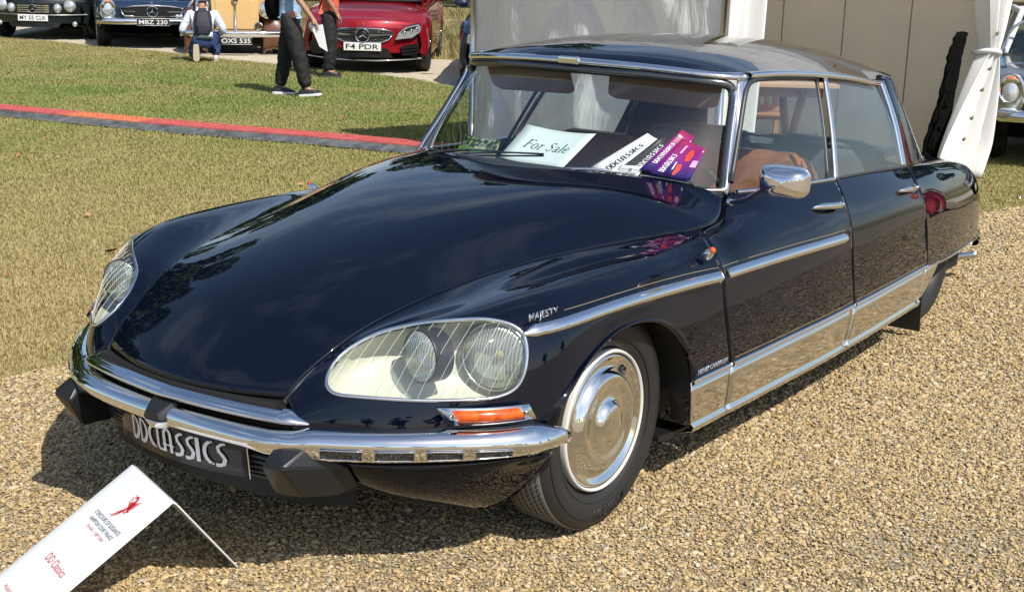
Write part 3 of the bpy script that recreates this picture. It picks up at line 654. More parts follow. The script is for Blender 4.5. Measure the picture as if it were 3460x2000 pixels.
# ---- overriders
def over(s):
    P=[(.915,.405,.434),(.890,.480,.424),(.968,.395,.378),(.970,.472,.391),(.925,.400,.290),(.903,.478,.295),(.805,.500,.272),(.735,.525,.283),(.79,.535,.36),(.83,.385,.29),(.82,.38,.42),(.74,.45,.29)]
    return hull('overrider',P,blackp,car,bev=.005)
ov=over(1); mirror(ov)
# ---- valance bowls under the bumper
def val():
    rows=[]
    for t in np.linspace(0,1,30):
        # top edge follows the bumper from y=.40 to its tip
        y=.40+.485*t; top=np.array([PLAN(y)-.012,y,.362])
        bot=curve([(.66,.31,.268),(.60,.38,.225),(.545,.50,.185),(.49,.60,.168),(.43,.695,.166),(.375,.76,.20),(.335,.82,.28),(.325,.86,.345)],30)[int(round(t*29))]
        mid=top*.5+bot*.5+np.array([.05,.035,-.005])*math.sin(math.pi*min(1,t*1.0+.15))*.9
        rows.append(curve([top,top*.72+mid*.28+np.array([.008,.006,0]),mid,bot],14))
    return np.array(rows)
vl=grid('front_valance',val(),navy,car,solid=.006); mirror(vl)
v2=grid('valance_inner',np.array([[r[-1],(r[-1]*.5+np.array([.42,.30,.36])*.5)] for r in val()[:19]]),dark,car); mirror(v2)
# ---- front indicator
def ind():
    C4=[np.array(c) for c in ((.643,.704,.522),(.455,.862,.520),(.437,.874,.479),(.624,.724,.474))]
    def face(p,q,off,shrinkx=0,shrinky=0):
        out=[]
        for t in np.linspace(p,1-q,9):
            a=C4[0]*(1-t)+C4[1]*t; b=C4[3]*(1-t)+C4[2]*t
            bul=4*t*(1-t)*.020; n=np.array([.62,.78,0.05])
            out.append((a+(b-a)*shrinky+n*(bul+off),b+(a-b)*shrinky+n*(bul+off)))
        return out
    f=face(0,0,.010); g=np.array([[a for a,b in f],[b for a,b in f]])
    o=grid('front_indicator',g,chrome,car,solid=.006)
    f=face(.14,.13,.014,0,.08); g2=np.array([[a-[0,0,.002] for a,b in f],[(a+b)/2+np.array([.62,.78,0])*.012 for a,b in f],[b for a,b in f]])
    back=np.array([[g2[0][i]-np.array([.62,.78,0])*.012 for i in range(9)],*g2,[g2[-1][i]-np.array([.62,.78,0])*.012 for i in range(9)]])
    l=grid('amber_lens',back,amber,o)
    for t in (.085,.915):
        a=C4[0]*(1-t)+C4[1]*t; b=C4[3]*(1-t)+C4[2]*t; n=np.array([.62,.78,.05]); lathe('screw',[(.0065,.0),(.006,.003),(.001,.003)],steel,o,(a+b)/2+n*(.013+4*t*(1-t)*.02),n,12)
    return o
io=ind(); mirror(io)
# ---- side surfaces: doors
F0=[(-.935,.697,.880),(-.915,.708,.856),(-.870,.727,.832),(-.803,.744,.811),(-.664,.743,.799),(-.612,.794,.791),(-.578,.851,.744),(-.575,.878,.70),(-.581,.889,.63),(-.596,.894,.55),(-.627,.894,.46),(-.663,.890,.372)]
F1=[(-1.03,.725,.879),(-1.02,.737,.858),(-.99,.752,.838),(-.93,.770,.820),(-.84,.792,.806),(-.77,.826,.787),(-.76,.860,.745),(-.76,.881,.70),(-.765,.893,.63),(-.775,.898,.55),(-.79,.898,.46),(-.80,.893,.372)]
def dst(x,zb,yb,ym,off=None):
    z=zb-(zb-.372)*np.array([0,.04,.083,.125,.165,.22,.28,.36,.48,.64,.82,1.0])
    prof=fn([0,.2,.35,.5,.66,.8,1.0],[0,.4,.63,.80,.93,.985,1.0])
    t=np.clip((zb-z)/(zb-.60),0,1); y=yb+(ym-yb)*prof(t); y=y-np.where(z<.55,.010*((.55-z)/.18)**2*.9,0)
    X=np.full(12,x) if off is None else x+np.array(off)
    return np.stack([X,y,z],1)
BXZ=fn([.856,.804,.743,.642,.55,.46,.372],[-1.662,-1.633,-1.605,-1.597,-1.618,-1.652,-1.697]); CXZ=fn([.805,.77,.698,.64,.579,.47,.366],[-2.546,-2.505,-2.481,-2.485,-2.500,-2.550,-2.597])
dB=dst(0,.856,.783,.899); dC=dst(0,.805,.742,.866); Bx=BXZ(dB[:,2]); Cx=CXZ(dC[:,2])
def wx(a,x): a=a.copy(); a[:,0]=x; return a
fd_net=[F0,F1,dst(-1.16,.872,.745,.903),dst(-1.40,.865,.768,.905),wx(dB,Bx+.004)]
rd_net=[wx(dB,Bx-.004),dst(-1.95,.843,.775,.893,np.linspace(0,0,12)),dst(-2.25,.825,.762,.88),wx(dC,Cx+.004)]
FD=relax(refine(fd_net,80,70),40,1,1); RD=relax(refine(rd_net,70,70),30,1,1)
fdoor=grid('front_door',FD,navy,car,solid=.02); rdoor=grid('rear_door',RD,navy,car,solid=.02)
ALLS=np.concatenate([FG.reshape(-1,3),FD.reshape(-1,3),RD.reshape(-1,3)])
side=ALLS[(ALLS[:,1]>.81)]
def SY(x,z):
    d=(side[:,0]-x)**2+(side[:,2]-z)**2; i=np.argsort(d)[:6]; w=1/(d[i]+1e-7); return float((side[i,1]*w).sum()/w.sum())
# rear fender and tail
dC8=[(-2.60,.700,.803),(-2.575,.722,.806)]+[tuple(p) for p in wx(dC,Cx-.004)[[0,3,5,8,10,11]]]
rn=[dC8,
 [(-2.80,.66,.793),(-2.80,.69,.795),(-2.80,.722,.788),(-2.80,.757,.762),(-2.80,.805,.70),(-2.80,.838,.60),(-2.80,.845,.46),(-2.80,.842,.352)],
 [(-3.15,.62,.763),(-3.15,.65,.764),(-3.15,.683,.756),(-3.15,.715,.732),(-3.15,.762,.675),(-3.15,.80,.57),(-3.15,.81,.45),(-3.15,.808,.336)],
 [(-3.5,.585,.724),(-3.5,.615,.725),(-3.5,.645,.717),(-3.5,.678,.692),(-3.5,.718,.64),(-3.5,.75,.55),(-3.5,.76,.44),(-3.5,.757,.318)],
 [(-3.78,.555,.683),(-3.78,.583,.682),(-3.78,.61,.672),(-3.78,.64,.648),(-3.78,.673,.60),(-3.78,.70,.52),(-3.78,.71,.42),(-3.78,.707,.294)],
 [(-3.96,.525,.628),(-3.965,.553,.62),(-3.97,.578,.605),(-3.975,.60,.575),(-3.98,.625,.53),(-3.985,.643,.46),(-3.985,.65,.38),(-3.985,.648,.278)],
 [(-4.04,.49,.54),(-4.05,.515,.53),(-4.06,.54,.51),(-4.065,.56,.485),(-4.07,.58,.45),(-4.075,.597,.40),(-4.08,.605,.34),(-4.08,.603,.268)]]
RF=relax(refine(rn,80,50),25,1,1); rf=grid('rear_fender',RF,navy,car,solid=.012); side=np.concatenate([side,RF.reshape(-1,3)])
# boot lid / deck and tail panel
D=[]
for r in RF[::3]:
    a=r[0]; D.append([(a[0]-.0*(1-v*v)-(.03 if a[0]<-3.9 else 0)*(1-v*v),a[1]*v,a[2]+.028*(1-v*v)) for v in np.linspace(-1,1,31)])
grid('boot_lid',D,navy,car,flip=True)
end=np.concatenate([RF[-1]*[1,-1,1],RF[-1][::-1]]); half=RF[-1][::4]
grid('tail_panel',[[(p[0]-.03*(1-v*v)-.0,p[1]*v,p[2]) for v in np.linspace(-1,1,21)] for p in half],navy,car,flip=True)
P=[(-3.93,.655,.262),(-4.02,.635,.258),(-4.09,.60,.255),(-4.12,.54,.252),(-4.14,.4,.25),(-4.15,0,.25)]
P=curve(P,24); P=np.concatenate([P,(P[::-1]*[1,-1,1])[1:]])
sweep('rear_bumper',P,[(-.02,.04),(.012,.035),(.03,.0),(.015,-.035),(-.02,-.04)],chrome,car)
tube('exhaust_pipe',curve([(-3.3,.50,.20),(-3.7,.53,.16),(-3.95,.56,.145),(-4.12,.60,.135)],16),.021,steel,car)
for s in (1,): mirror(fdoor); mirror(rdoor); mirror(rf)
# ---- roof
ZR=fn([-.985,-1.03,-1.1,-1.25,-1.5,-1.8,-2.2,-2.5,-2.72,-2.84,-2.90],[1.296,1.315,1.330,1.349,1.362,1.360,1.340,1.312,1.275,1.235,1.19])
GUT=curve([(-1.17,.600,1.268),(-1.30,.615,1.270),(-1.58,.620,1.258),(-1.93,.612,1.231),(-2.25,.594,1.198),(-2.50,.578,1.166),(-2.68,.560,1.158),(-2.76,.543,1.166),(-2.812,.523,1.172)],60)
cR=np.interp(np.linspace(0,1,60),[0,.03,.08,.2,.4,.6,.8,.93,1],[-.985,-1.0,-1.05,-1.25,-1.62,-2.0,-2.45,-2.78,-2.885])
rg=[]
for i in range(60):
    g=GUT[i]; row=[]
    for v in np.linspace(0,1,31)**.8:
        n=2.7; row.append((cR[i]+(g[0]-cR[i])*(v**2.6),g[1]*v,g[2]+(ZR(cR[i])-g[2])*(1-v**n)))
    rg.append(row)
rg=np.array(rg); roof=grid('roof',np.concatenate([rg[:,::-1]*[1,-1,1],rg[:,1:]],1),navy,car,flip=True,solid=.01)
head=curve([(-.985,0,1.290),(-.998,.2,1.288),(-1.03,.38,1.281),(-1.075,.50,1.272),(-1.13,.572,1.266),(-1.19,.602,1.265)],30)
front=np.concatenate([(head*[1,-1,1])[::-1],head[1:]])
sweep('roof_front_trim',front+np.array([.006,0,-.002]),[(-.012,.008),(.0,.012),(.016,.004),(.018,-.008),(.008,-.013),(-.012,-.008)],chrome,car)
hull('trim_joint',[(-.962+dx,y,1.290+dz) for dx in (-.015,.006) for y in (-.045,.045) for dz in (-.015,.014)],chrome,car,bev=.004)
gt=GUT[2:46]; o=sweep('roof_gutter',gt+np.array([0,.004,-.006]),[(-.010,.012),(.006,.012),(.015,.002),(.012,-.008),(.002,-.012),(-.010,-.008)],chrome,car); mirror(o)
# ---- windscreen
WB=curve([(-.535,0,.950),(-.575,.16,.945),(-.665,.32,.928),(-.76,.46,.907),(-.86,.59,.889),(-.925,.655,.880)],25)
WT=curve([(-.985,0,1.247),(-1.0,.2,1.245),(-1.035,.36,1.240),(-1.08,.48,1.231),(-1.115,.545,1.221),(-1.132,.577,1.205)],25)
rows=[]
for k in np.linspace(0,1,16): rows.append(WB*(1-k)+WT*k+np.array([.02,0,.02])*4*k*(1-k)*.5)
rows=np.array(rows); ws=grid('windscreen',np.concatenate([(rows*[1,-1,1])[:,::-1],rows[:,1:]],1),glass,car)
loop=np.concatenate([rows[0],rows[1:-1,-1],rows[-1][::-1],((rows*[1,-1,1])[-1])[1:],((rows*[1,-1,1])[::-1])[1:-1,-1],((rows*[1,-1,1])[0])[::-1][:-1]])
# smooth rounded frame
fr=curve([WB[0],WB[6],WB[12],WB[18],WB[22],(-.938,.668,.884),(-.965,.664,.92),(-1.02,.640,1.0),(-1.09,.611,1.11),(-1.135,.592,1.19),(-1.134,.578,1.226),(-1.09,.53,1.241),(-1.04,.42,1.250),(-1.005,.28,1.256),(-.985,0,1.258)],80)
frs=np.concatenate([fr,(fr*[1,-1,1])[::-1][1:-1]])
framem=MAT('screen_frame',(.13,.14,.15),.22,.8)
tube('windscreen_frame',frs,.017,framem,car,closed=True,n=12)
up_i=[i for i in range(80) if .885<fr[i][2]<1.215 and fr[i][1]>.5]
o=tube('windscreen_frame_trim',fr[up_i]+np.array([.008,.014,.006]),.008,chrome,car); mirror(o)
# pillars
def strip(name,A,B,mat,bulge=.01,n=20,m=7,**k):
    A=curve(A,n);B=curve(B,n); rows=[]
    for t in np.linspace(0,1,m): 
        d=np.array([0,1,.2])*bulge*4*t*(1-t); rows.append(A*(1-t)+B*t+d)
    return grid(name,np.array(rows),mat,car,solid=.004,**k)
o=strip('a_pillar',[(-.928,.684,.878),(-1.015,.650,1.01),(-1.09,.622,1.13),(-1.15,.598,1.252)],[(-.930,.700,.882),(-1.03,.668,1.02),(-1.12,.636,1.15),(-1.21,.612,1.258)],chrome,.004); mirror(o)
Wf=[(-.90,.728,.890),(-1.02,.682,1.03),(-1.12,.640,1.16),(-1.17,.622,1.22),(-1.24,.614,1.246),(-1.48,.618,1.245),(-1.70,.614,1.232),(-1.805,.610,1.222)]
fd_glass=[(-.90,.727,.89),(-1.17,.622,1.22),(-1.24,.614,1.246),(-1.48,.618,1.245),(-1.805,.610,1.222),(-1.645,.762,.855)]
ftop=curve([(-.935,.702,.884),(-1.035,.668,1.02),(-1.125,.636,1.15),(-1.172,.622,1.215),(-1.225,.615,1.243),(-1.33,.616,1.248),(-1.55,.617,1.241),(-1.805,.610,1.222)],26)
fbot=np.array([(-.935-(.71)*t,.702+.075*t-.015*t*t,.884-.029*t) for t in np.linspace(0,1,26)])
# window panes as ruled sheets
def pane(name,top,bot):
    rows=[]; 
    for k in np.linspace(0,1,8): rows.append(bot*(1-k)+top*k+np.array([0,.012,0])*4*k*(1-k))
    o=grid(name,np.array(rows),glass,car); mirror(o); return o
pane('door_window',ftop,fbot)
rtop=curve([(-1.885,.607,1.218),(-2.10,.597,1.203),(-2.35,.585,1.178),(-2.50,.576,1.160),(-2.545,.580,1.145)],26); rbot=np.array([(-1.705-.80*t,.764-.025*t,.850-.045*t) for t in np.linspace(0,1,26)])
pane('door_window',rtop,rbot)
o=tube('window_seal',ftop[1:],.011,seal,car,n=6); mirror(o)
o=tube('window_seal',rtop,.009,seal,car,n=6); mirror(o)
o=tube('window_seal',curve([(-1.795,.612,1.222),(-1.72,.69,1.05),(-1.635,.762,.858)],12),.008,seal,car,n=6); mirror(o)
o=strip('b_pillar',[(-1.848,.615,1.226),(-1.76,.70,1.04),(-1.665,.775,.848)],[(-1.888,.612,1.224),(-1.80,.697,1.04),(-1.708,.773,.845)],chrome,.012); mirror(o)
o=strip('quarter_trim',[(-2.545,.583,1.165),(-2.54,.66,1.0),(-2.505,.735,.808)],[(-2.60,.578,1.165),(-2.60,.655,1.0),(-2.575,.728,.805)],chrome,.01); mirror(o)
o=strip('quarter_seal',[(-2.515,.582,1.155),(-2.51,.655,1.0),(-2.48,.735,.812)],[(-2.55,.58,1.16),(-2.545,.655,1.0),(-2.51,.733,.81)],seal,.004); mirror(o)
# c pillar
o=strip('c_pillar',[(-2.60,.576,1.172),(-2.60,.655,1.0),(-2.575,.726,.800)],[(-2.845,.515,1.172),(-2.93,.57,1.0),(-3.06,.64,.760)],navy,.018,24,14); mirror(o)
o=strip('c_pillar_back',[(-2.845,.515,1.172),(-2.93,.57,1.0),(-3.06,.64,.760)],[(-2.89,.44,1.185),(-2.99,.49,1.0),(-3.12,.55,.765)],navy,.0,24,6); mirror(o)
bl=[]
for t in np.linspace(0,1,10):
    a=np.array([-2.89,.44,1.185])*(1-t)+np.array([-3.12,.55,.765])*t
    bl.append([(a[0]-.03*(1-v*v),a[1]*v,a[2]+.01*(1-v*v)) for v in np.linspace(-1,1,21)])
grid('rear_window',bl,glass,car)
# belt mouldings
o=tube('belt_moulding',np.array([(p[0],p[1]-.004,p[2]+.004) for p in FD[6:,0]]),.0075,chrome,car,n=8); mirror(o)
o=tube('belt_moulding',np.array([(p[0],p[1]-.004,p[2]+.003) for p in RD[:,0]]),.006,seal,car,n=8); mirror(o)
# inner door cards so one cannot look down into the skins
for s in (1,-1):
    grid('door_card',[[(x,s*.735,z) for x in np.linspace(-.75,-2.6,12)] for z in (.77,.30)],tan,car,flip=s>0)
# ---- side mouldings
def side_strip(name,pts,prof,mat,n=60,taper=(0,0),off=0,**k):
    C=curve([(x,0,z) for x,z in pts],n); P=np.array([(x,SY(x,z)+off,z) for x,_,z in C])
    P[:,1]=np.convolve(np.pad(P[:,1],3,'edge'),np.ones(7)/7,'valid')
    sc=np.ones(n)
    for i in range(n):
        t=i/(n-1)
        if taper[0] and t<taper[0]: sc[i]=max(.03,t/taper[0])
        if taper[1] and 1-t<taper[1]: sc[i]=max(.03,(1-t)/taper[1])
    o=sweep(name,P,prof,mat,car,scale=sc,upv=(0,0,1),**k); mirror(o); return o
dp=[(.004,.021),(-.006,.019),(-.018,.002),(-.018,-.003),(-.006,-.020),(.004,-.021)]
dp=[(-a,b) for a,b in dp]   # sweep runs rearwards: right-hand side is outward
side_strip('side_moulding',[(.432,.690),(.2,.700),(-.1,.701),(-.35,.692),(-.558,.684)],dp,chrome,taper=(.05,0))
side_strip('side_moulding',[(-.592,.684),(-.9,.681),(-1.25,.674),(-1.565,.664)],dp,chrome,taper=(0,.04))
pin=[(-.0,-.0011),(.0011,0),(0,.0011)]
side_strip('pinstripe',[(.26,.728),(-.1,.729),(-.35,.722),(-.562,.713)],pin,gold,off=.0008)
side_strip('pinstripe',[(-.585,.712),(-.9,.709),(-1.25,.702),(-1.54,.692)],pin,gold,off=.0008)
side_strip('pinstripe',[(-.68,.392),(-1.2,.392),(-1.675,.392)],pin,gold,off=.0008)
side_strip('pinstripe',[(-1.705,.392),(-2.1,.390),(-2.57,.388)],pin,gold,off=.0008)
hp=[(-.004,.009),(.006,.008),(.011,.0),(.006,-.008),(-.004,-.009)]
side_strip('sill_top_moulding',[(-.398,.372),(-.52,.372),(-.655,.372)],hp,chrome,n=12)
side_strip('sill_top_moulding',[(-.668,.372),(-1.2,.372),(-1.69,.372)],hp,chrome)
side_strip('sill_top_moulding',[(-1.70,.372),(-2.1,.371),(-2.593,.369)],hp,chrome)
side_strip('sill_top_moulding',[(-2.602,.366),(-2.9,.347),(-3.3,.33),(-3.7,.305),(-4.0,.278)],[(a*.7,b*.7) for a,b in hp],chrome)
# ---- polished sill panels
def sill(xa,xb,ta=0,tb=0,name='sill_panel'):
    rows=[]
    for f,(dy,z) in zip((0,.15,.5,.8,1,1.02,1.04),((0,.363),(-.001,.33),(-.004,.275),(-.008,.235),(-.011,.222),(.0,.217),(-.004,.198))):
        x0=xa+ta*f; x1=xb+tb*f
        rows.append([(x,SY(max(x,-2.6) if x>-2.6 else -2.6,.372)+dy- (0.0 if x>-2.6 else (x+2.6)*-.06),z) for x in np.linspace(x0,x1,24)])
    rows.append([(p[0],p[1]-.05,.182) for p in rows[-1]])
    return grid(name,np.array(rows),sillm,car,solid=.003)
sillm=MAT('polished_sill',(.78,.78,.77),.07,1); _N,_L,_b=nodes(sillm)
_t=_N.new('ShaderNodeTexCoord');_n=_N.new('ShaderNodeTexNoise');_n.inputs['Scale'].default_value=14;_p=_N.new('ShaderNodeBump');_p.inputs['Strength'].default_value=.15;_p.inputs['Distance'].default_value=.004
_L(_t.outputs['Object'],_n.inputs['Vector']);_L(_n.outputs['Fac'],_p.inputs['Height']);_L(_p.outputs['Normal'],_b.inputs['Normal'])
for a in ((-.395,-.655,-.035,0),(-.660,-1.69,0,.03),(-1.694,-2.592,.03,.06),(-2.596,-2.80,.06,.24)):
    o=sill(*a); mirror(o)
# badge scripts
def side_text(name,s,x0,z0,h,width,mat,**k):
    o=text(name,s,(0,0,0),(-1,0,0),(0,0,1),h,mat,car,width=width,**k)
    ya,yb=[np.mean([SY(x0-f*width,z0+h*g) for g in (0,.5,1)]) for f in (.1,.9)]; sz=(SY(x0-width/2,z0+h)-SY(x0-width/2,z0))/h
    for v in o.data.vertices: 
        x=x0+v.co.x; z=z0+v.co.z; f=(x0-x)/width; v.co=(x,ya+(yb-ya)*(f-.1)/.8+sz*(v.co.z-h/2)+.004,z)
    md=o.modifiers.new('solid','SOLIDIFY'); md.thickness=.002; mirror(o) if False else None
    return o
side_text('model_badge','MAJESTY',.400,.722,.019,.125,chrome,bold=.02,shear=.15)
side_text('coachbuilder_badge','HENRI CHAPRON',-.425,.392,.016,.20,chrome,bold=.02,shear=.2)
# ---- wheels
def wheel(c,name_suffix,r=.335,steer=0,full=True,wid=.185):
    c=np.array(c); a=np.array([math.sin(steer),math.cos(steer),0]); 
    w=wid/2; prof=[(.215,w*.62),(.225,w*.80),(.25,w*.95),(.285,w*1.0),(.31,w*.93),(r-.008,w*.80),(r-.001,w*.70),(r,w*.3),(r,-w*.3),(r-.001,-w*.7),(r-.008,-w*.8),(.31,-w*.93),(.285,-w),(.25,-w*.95),(.215,-w*.62)]
    root=thing('wheel','',''); root.parent=car
    for k in ('label','category'): del root[k]
    tyre=lathe('tyre',prof,tyrem,root,c,a,96)
    lathe('tyre_ring',[(.232,w*.885),(.2335,w*.915),(.236,w*.905)],rubber,tyre,c,a,64) if False else None
    if not full: lathe('wheel_cover',[(.215,w*.6),(.15,w*.5),(.002,w*.55)],dark,root,c,a,40); return root
    ringm=bpy.data.materials.get('whitewall') or MAT('whitewall',(.60,.59,.55),.5); lathe('white_ring',[(.2150,w*.70),(.2142,w*.86),(.2115,w*.93),(.2065,w*.94),(.203,w*.86)],ringm,root,c,a,72)
    lathe('wheel_trim',[(.201,w*.84),(.196,w*.92),(.190,w*.90),(.178,w*.78),(.168,w*.74),(.160,w*.76),(.152,w*.86),(.142,w*1.02),(.134,w*1.06),(.122,w*1.06),(.108,w*.99),(.090,w*.95),(.075,w*.97),(.062,w*1.03),(.056,w*1.16),(.048,w*1.22),(.030,w*1.24),(.002,w*1.25)],hubm,root,c,a,96)
    lathe('brake_disc',[(.20,w*.8),(.20,-w*.6),(.02,-w*.6)],dark,root,c,a,32)
    e=np.array([0,0,1.]); f=np.cross(a,e); p=c+(e*math.cos(R_(-38))*.165+f*math.sin(R_(-38))*.165)*1.0+a*w*.80
    if full: lathe('valve_hole',[(.0125,.0),(.012,.004),(.009,.003),(.0085,-.004),(.0,-.005)],rubber,root,p,a,16)
    return root
tyrem=MAT('tyre_rubber',(.018,.0175,.017),.55); _N,_L,_b=nodes(tyrem)
hubm=MAT('hubcap_chrome',(.80,.80,.79),.06,1)
# tread: zigzag grooves as real tyre relief in bump, sidewall rings
_t=_N.new('ShaderNodeTexCoord');_n=_N.new('ShaderNodeTexNoise');_n.inputs['Scale'].default_value=60;_p=_N.new('ShaderNodeBump');_p.inputs['Strength'].default_value=.3;_p.inputs['Distance'].default_value=.002
_L(_t.outputs['Object'],_n.inputs['Vector']);_L(_n.outputs['Fac'],_p.inputs['Height']);_L(_p.outputs['Normal'],_b.inputs['Normal'])
wf=wheel((0,.742,.338),'',.330,wid=.178); wr=wheel((0,-.742,.338),'',.330,wid=.178)
for o in list(wr.children): pass
def flipwheel(root,c):
    for o in root.children:
        o.data=o.data.copy(); o.data.transform(Matrix.Translation(Vector((0,c[1],0)))@Matrix.Diagonal((1,-1,1,1))@Matrix.Translation(Vector((0,-c[1],0)))); o.data.flip_normals()
flipwheel(wr,(0,-.742,0))
w3=wheel((-3.07,.62,.325),'',.325,full=False); w4=wheel((-3.07,-.62,.325),'',.325,full=False); flipwheel(w4,(0,-.62,0))
# zigzag tread grooves on the shown tyre shoulder
treadm=MAT('tread_dust',(.16,.155,.14),.8); groove=MAT('tread_groove',(.01,.01,.01),.8)
for root,c,r in ((wf,(0,.742,.338),.330),(wr,(0,-.742,.338),.330),(w3,(-3.07,.62,.325),.325),(w4,(-3.07,-.62,.325),.325)):
    ty=[o for o in root.children if o.name.startswith('tyre')][0]
    V=[];F=[]
    th=np.linspace(0,2*math.pi,241)
    lathe('tread_band',[(r-.0035,.068),(r+.0012,.064),(r+.0012,-.064),(r-.0035,-.068)],treadm,ty,c,(0,1,0),96)
    for h in (-.052,-.031,-.010,.012,.033,.054):
        for t_i in range(240):
            z0=.0045*(1 if (t_i//1)%2 else -1); z1=.0045*(1 if ((t_i+1)//1)%2 else -1)
            b=len(V)
            for tt,zz in ((th[t_i],z0),(th[t_i+1],z1)):
                for dh in (-.0024,.0024): V.append((c[0]+(r+.0020)*math.sin(tt),c[1]+h+zz+dh,c[2]+(r+.0020)*math.cos(tt)))
            F.append((b,b+1,b+3,b+2))
    mesh('tread_grooves',V,F,groove,ty,False,kind='stuff')
    s=1 if c[1]>0 else -1
    for rr_ in (.246,.296): lathe('sidewall_rib',[(rr_-.0015,0),(rr_,.0016),(rr_+.0015,0)],rubber,ty,(c[0],c[1]+s*.089*(.95 if rr_<.26 else .99),c[2]),(0,s,0),72)
tl_=text('tyre_lettering','MICHELIN',(0,0,0),(1,0,0),(0,1,0),.030,rubber,[o for o in wf.children if o.name.startswith('tyre')][0],width=.17,depth=0,bold=.01)
for v in tl_.data.vertices:
    a=R_(-96)+ (v.co.x-.085)/.285; r_=.268+v.co.y; v.co=Vector((r_*math.cos(a),.742+.0895,.338+r_*math.sin(a)))
md=tl_.modifiers.new('s','SOLIDIFY'); md.thickness=.004
# arches and underbody
for s in (1,-1):
    th=np.linspace(-25,205,24); tf_=np.linspace(22,176,24)
    grid('wheel_arch_liner',[[(-.01+.39*math.cos(R_(t)),s*y,.30+.36*math.sin(R_(t))) for t in tf_] for y in (.885,.80,.60,.45)],dark,car,flip=s>0)
    grid('wheel_arch_liner',[[(-3.125+.42*math.cos(R_(t)),s*y,.34+.36*math.sin(R_(t))) for t in np.linspace(4,176,18)] for y in (.70,.45)],dark,car,flip=s>0)
    hull('mud_flap',[(-2.70,s*.60,.20),(-2.70,s*.815,.20),(-2.715,s*.60,.035),(-2.715,s*.815,.035),(-2.71,s*.60,.20),(-2.71,s*.815,.20),(-2.725,s*.60,.035),(-2.725,s*.815,.035)],rubber,car)
    hull('arch_bracket',[(-.40,s*.80,.36),(-.42,s*.845,.36),(-.44,s*.80,.22),(-.45,s*.85,.22),(-.41,s*.80,.36),(-.45,s*.80,.22)],blackp,car)
    hull('jacking_tray',[(-.36,s*.60,.165),(-.36,s*.80,.165),(-.52,s*.62,.15),(-.52,s*.82,.15),(-.36,s*.60,.18),(-.36,s*.80,.18),(-.52,s*.62,.18),(-.52,s*.82,.18)],blackp,car)
box('underbody',(-1.65,0,.26),(3.9,1.36,.16),dark,car,smooth=False)
box('engine_bay',(.08,0,.40),(.9,.62,.34),dark,car)
box('boot_floor',(-3.3,0,.46),(1.2,.9,.26),dark,car)
# ---- door handles
def handle(x0,z0,x1,z1):
    y0,y1=SY(x0,z0),SY(x1,z1)
    P=curve([(x0,y0+.006,z0),(x0-.03,y0+.020,z0+.003),((x0+x1)/2,(y0+y1)/2+.030,(z0+z1)/2+.004),(x1+.03,y1+.028,z1+.003),(x1,y1+.016,z1)],20)
    sc=[.35,.5,.62,.72,.8,.86,.9,.95,1,1,1,1,1,1,1,1.05,1.15,1.25,1.2,.8]
    h=sweep('door_handle',P,ngon(.011,10,.0125),chrome,car,scale=sc)
    lathe('push_button',[(.0085,-.02),(.0085,.004),(.006,.007),(.0,.0075)],chrome,h,(x1-.006,y1+.026,z1+.002),(0,1,0),16)
    xm=(x0+x1)/2; ym=SY(xm,(z0+z1)/2)
    ball('handle_recess',(xm-.01,ym-.006,(z0+z1)/2-.004),.05,seal,h,(1.1,.18,.30))
    return h
h1=handle(-1.335,.797,-1.535,.786); mirror(h1); h2=handle(-2.20,.753,-2.395,.745); mirror(h2)
# wing-top lamp
y_=SY(-.452,.752); n_=np.array([.15,.72,.68])
sl=lathe('marker_lamp',[(.018,-.012),(.017,.002),(.0145,.010),(.0115,.018)],chrome,car,(-.505,.862,.765),n_,20)
lathe('amber_lens',[(.0105,.015),(.0115,.019),(.0105,.024),(.006,.029),(.0,.030)],amber,sl,(-.505,.862,.765),n_,20); mirror(sl)
# ---- door mirror
rw=[]; mc=np.array([-.664,1.028,.997]); fx=np.array([.97,.24,0]); fy=np.array([-.24,.97,-.03]); fz=np.array([0,.02,1.])
for t in (0,.12,.3,.5,.68,.82,.92,.98,1.0):
    k=(1-t**2.6)**(1/2.2) if t<1 else .0
    rw.append([mc+fx*.066*t*(1)+fy*(.077*k*abs(math.cos(a))**.52*(1 if math.cos(a)>0 else -1))+fz*(.047*k*abs(math.sin(a))**.52*(1 if math.sin(a)>0 else -1)) for a in np.linspace(0,2*math.pi,56,endpoint=False)])
mr=grid('door_mirror',rw,chrome,car,closev=True,out=(-.66,1.02,.99))
tube('mirror_rim',rw[0],.004,chrome,mr,closed=True,n=6)
tube('mirror_arm',curve([(-.79,.775,.880),(-.75,.825,.895),(-.70,.90,.925),(-.655,.965,.965),(-.632,1.005,.985)],20),.0085,chrome,mr,n=10,scale=np.linspace(.75,1.5,20))
ball('arm_joint',(-.785,.782,.882),.014,chrome,mr); ball('arm_joint',(-.81,.765,.874),.012,chrome,mr)
mesh('mirror_glass',[tuple(mc+(np.array(p)-mc)*.96) for p in rw[0]],[tuple(range(56))],reflector,mr,False)
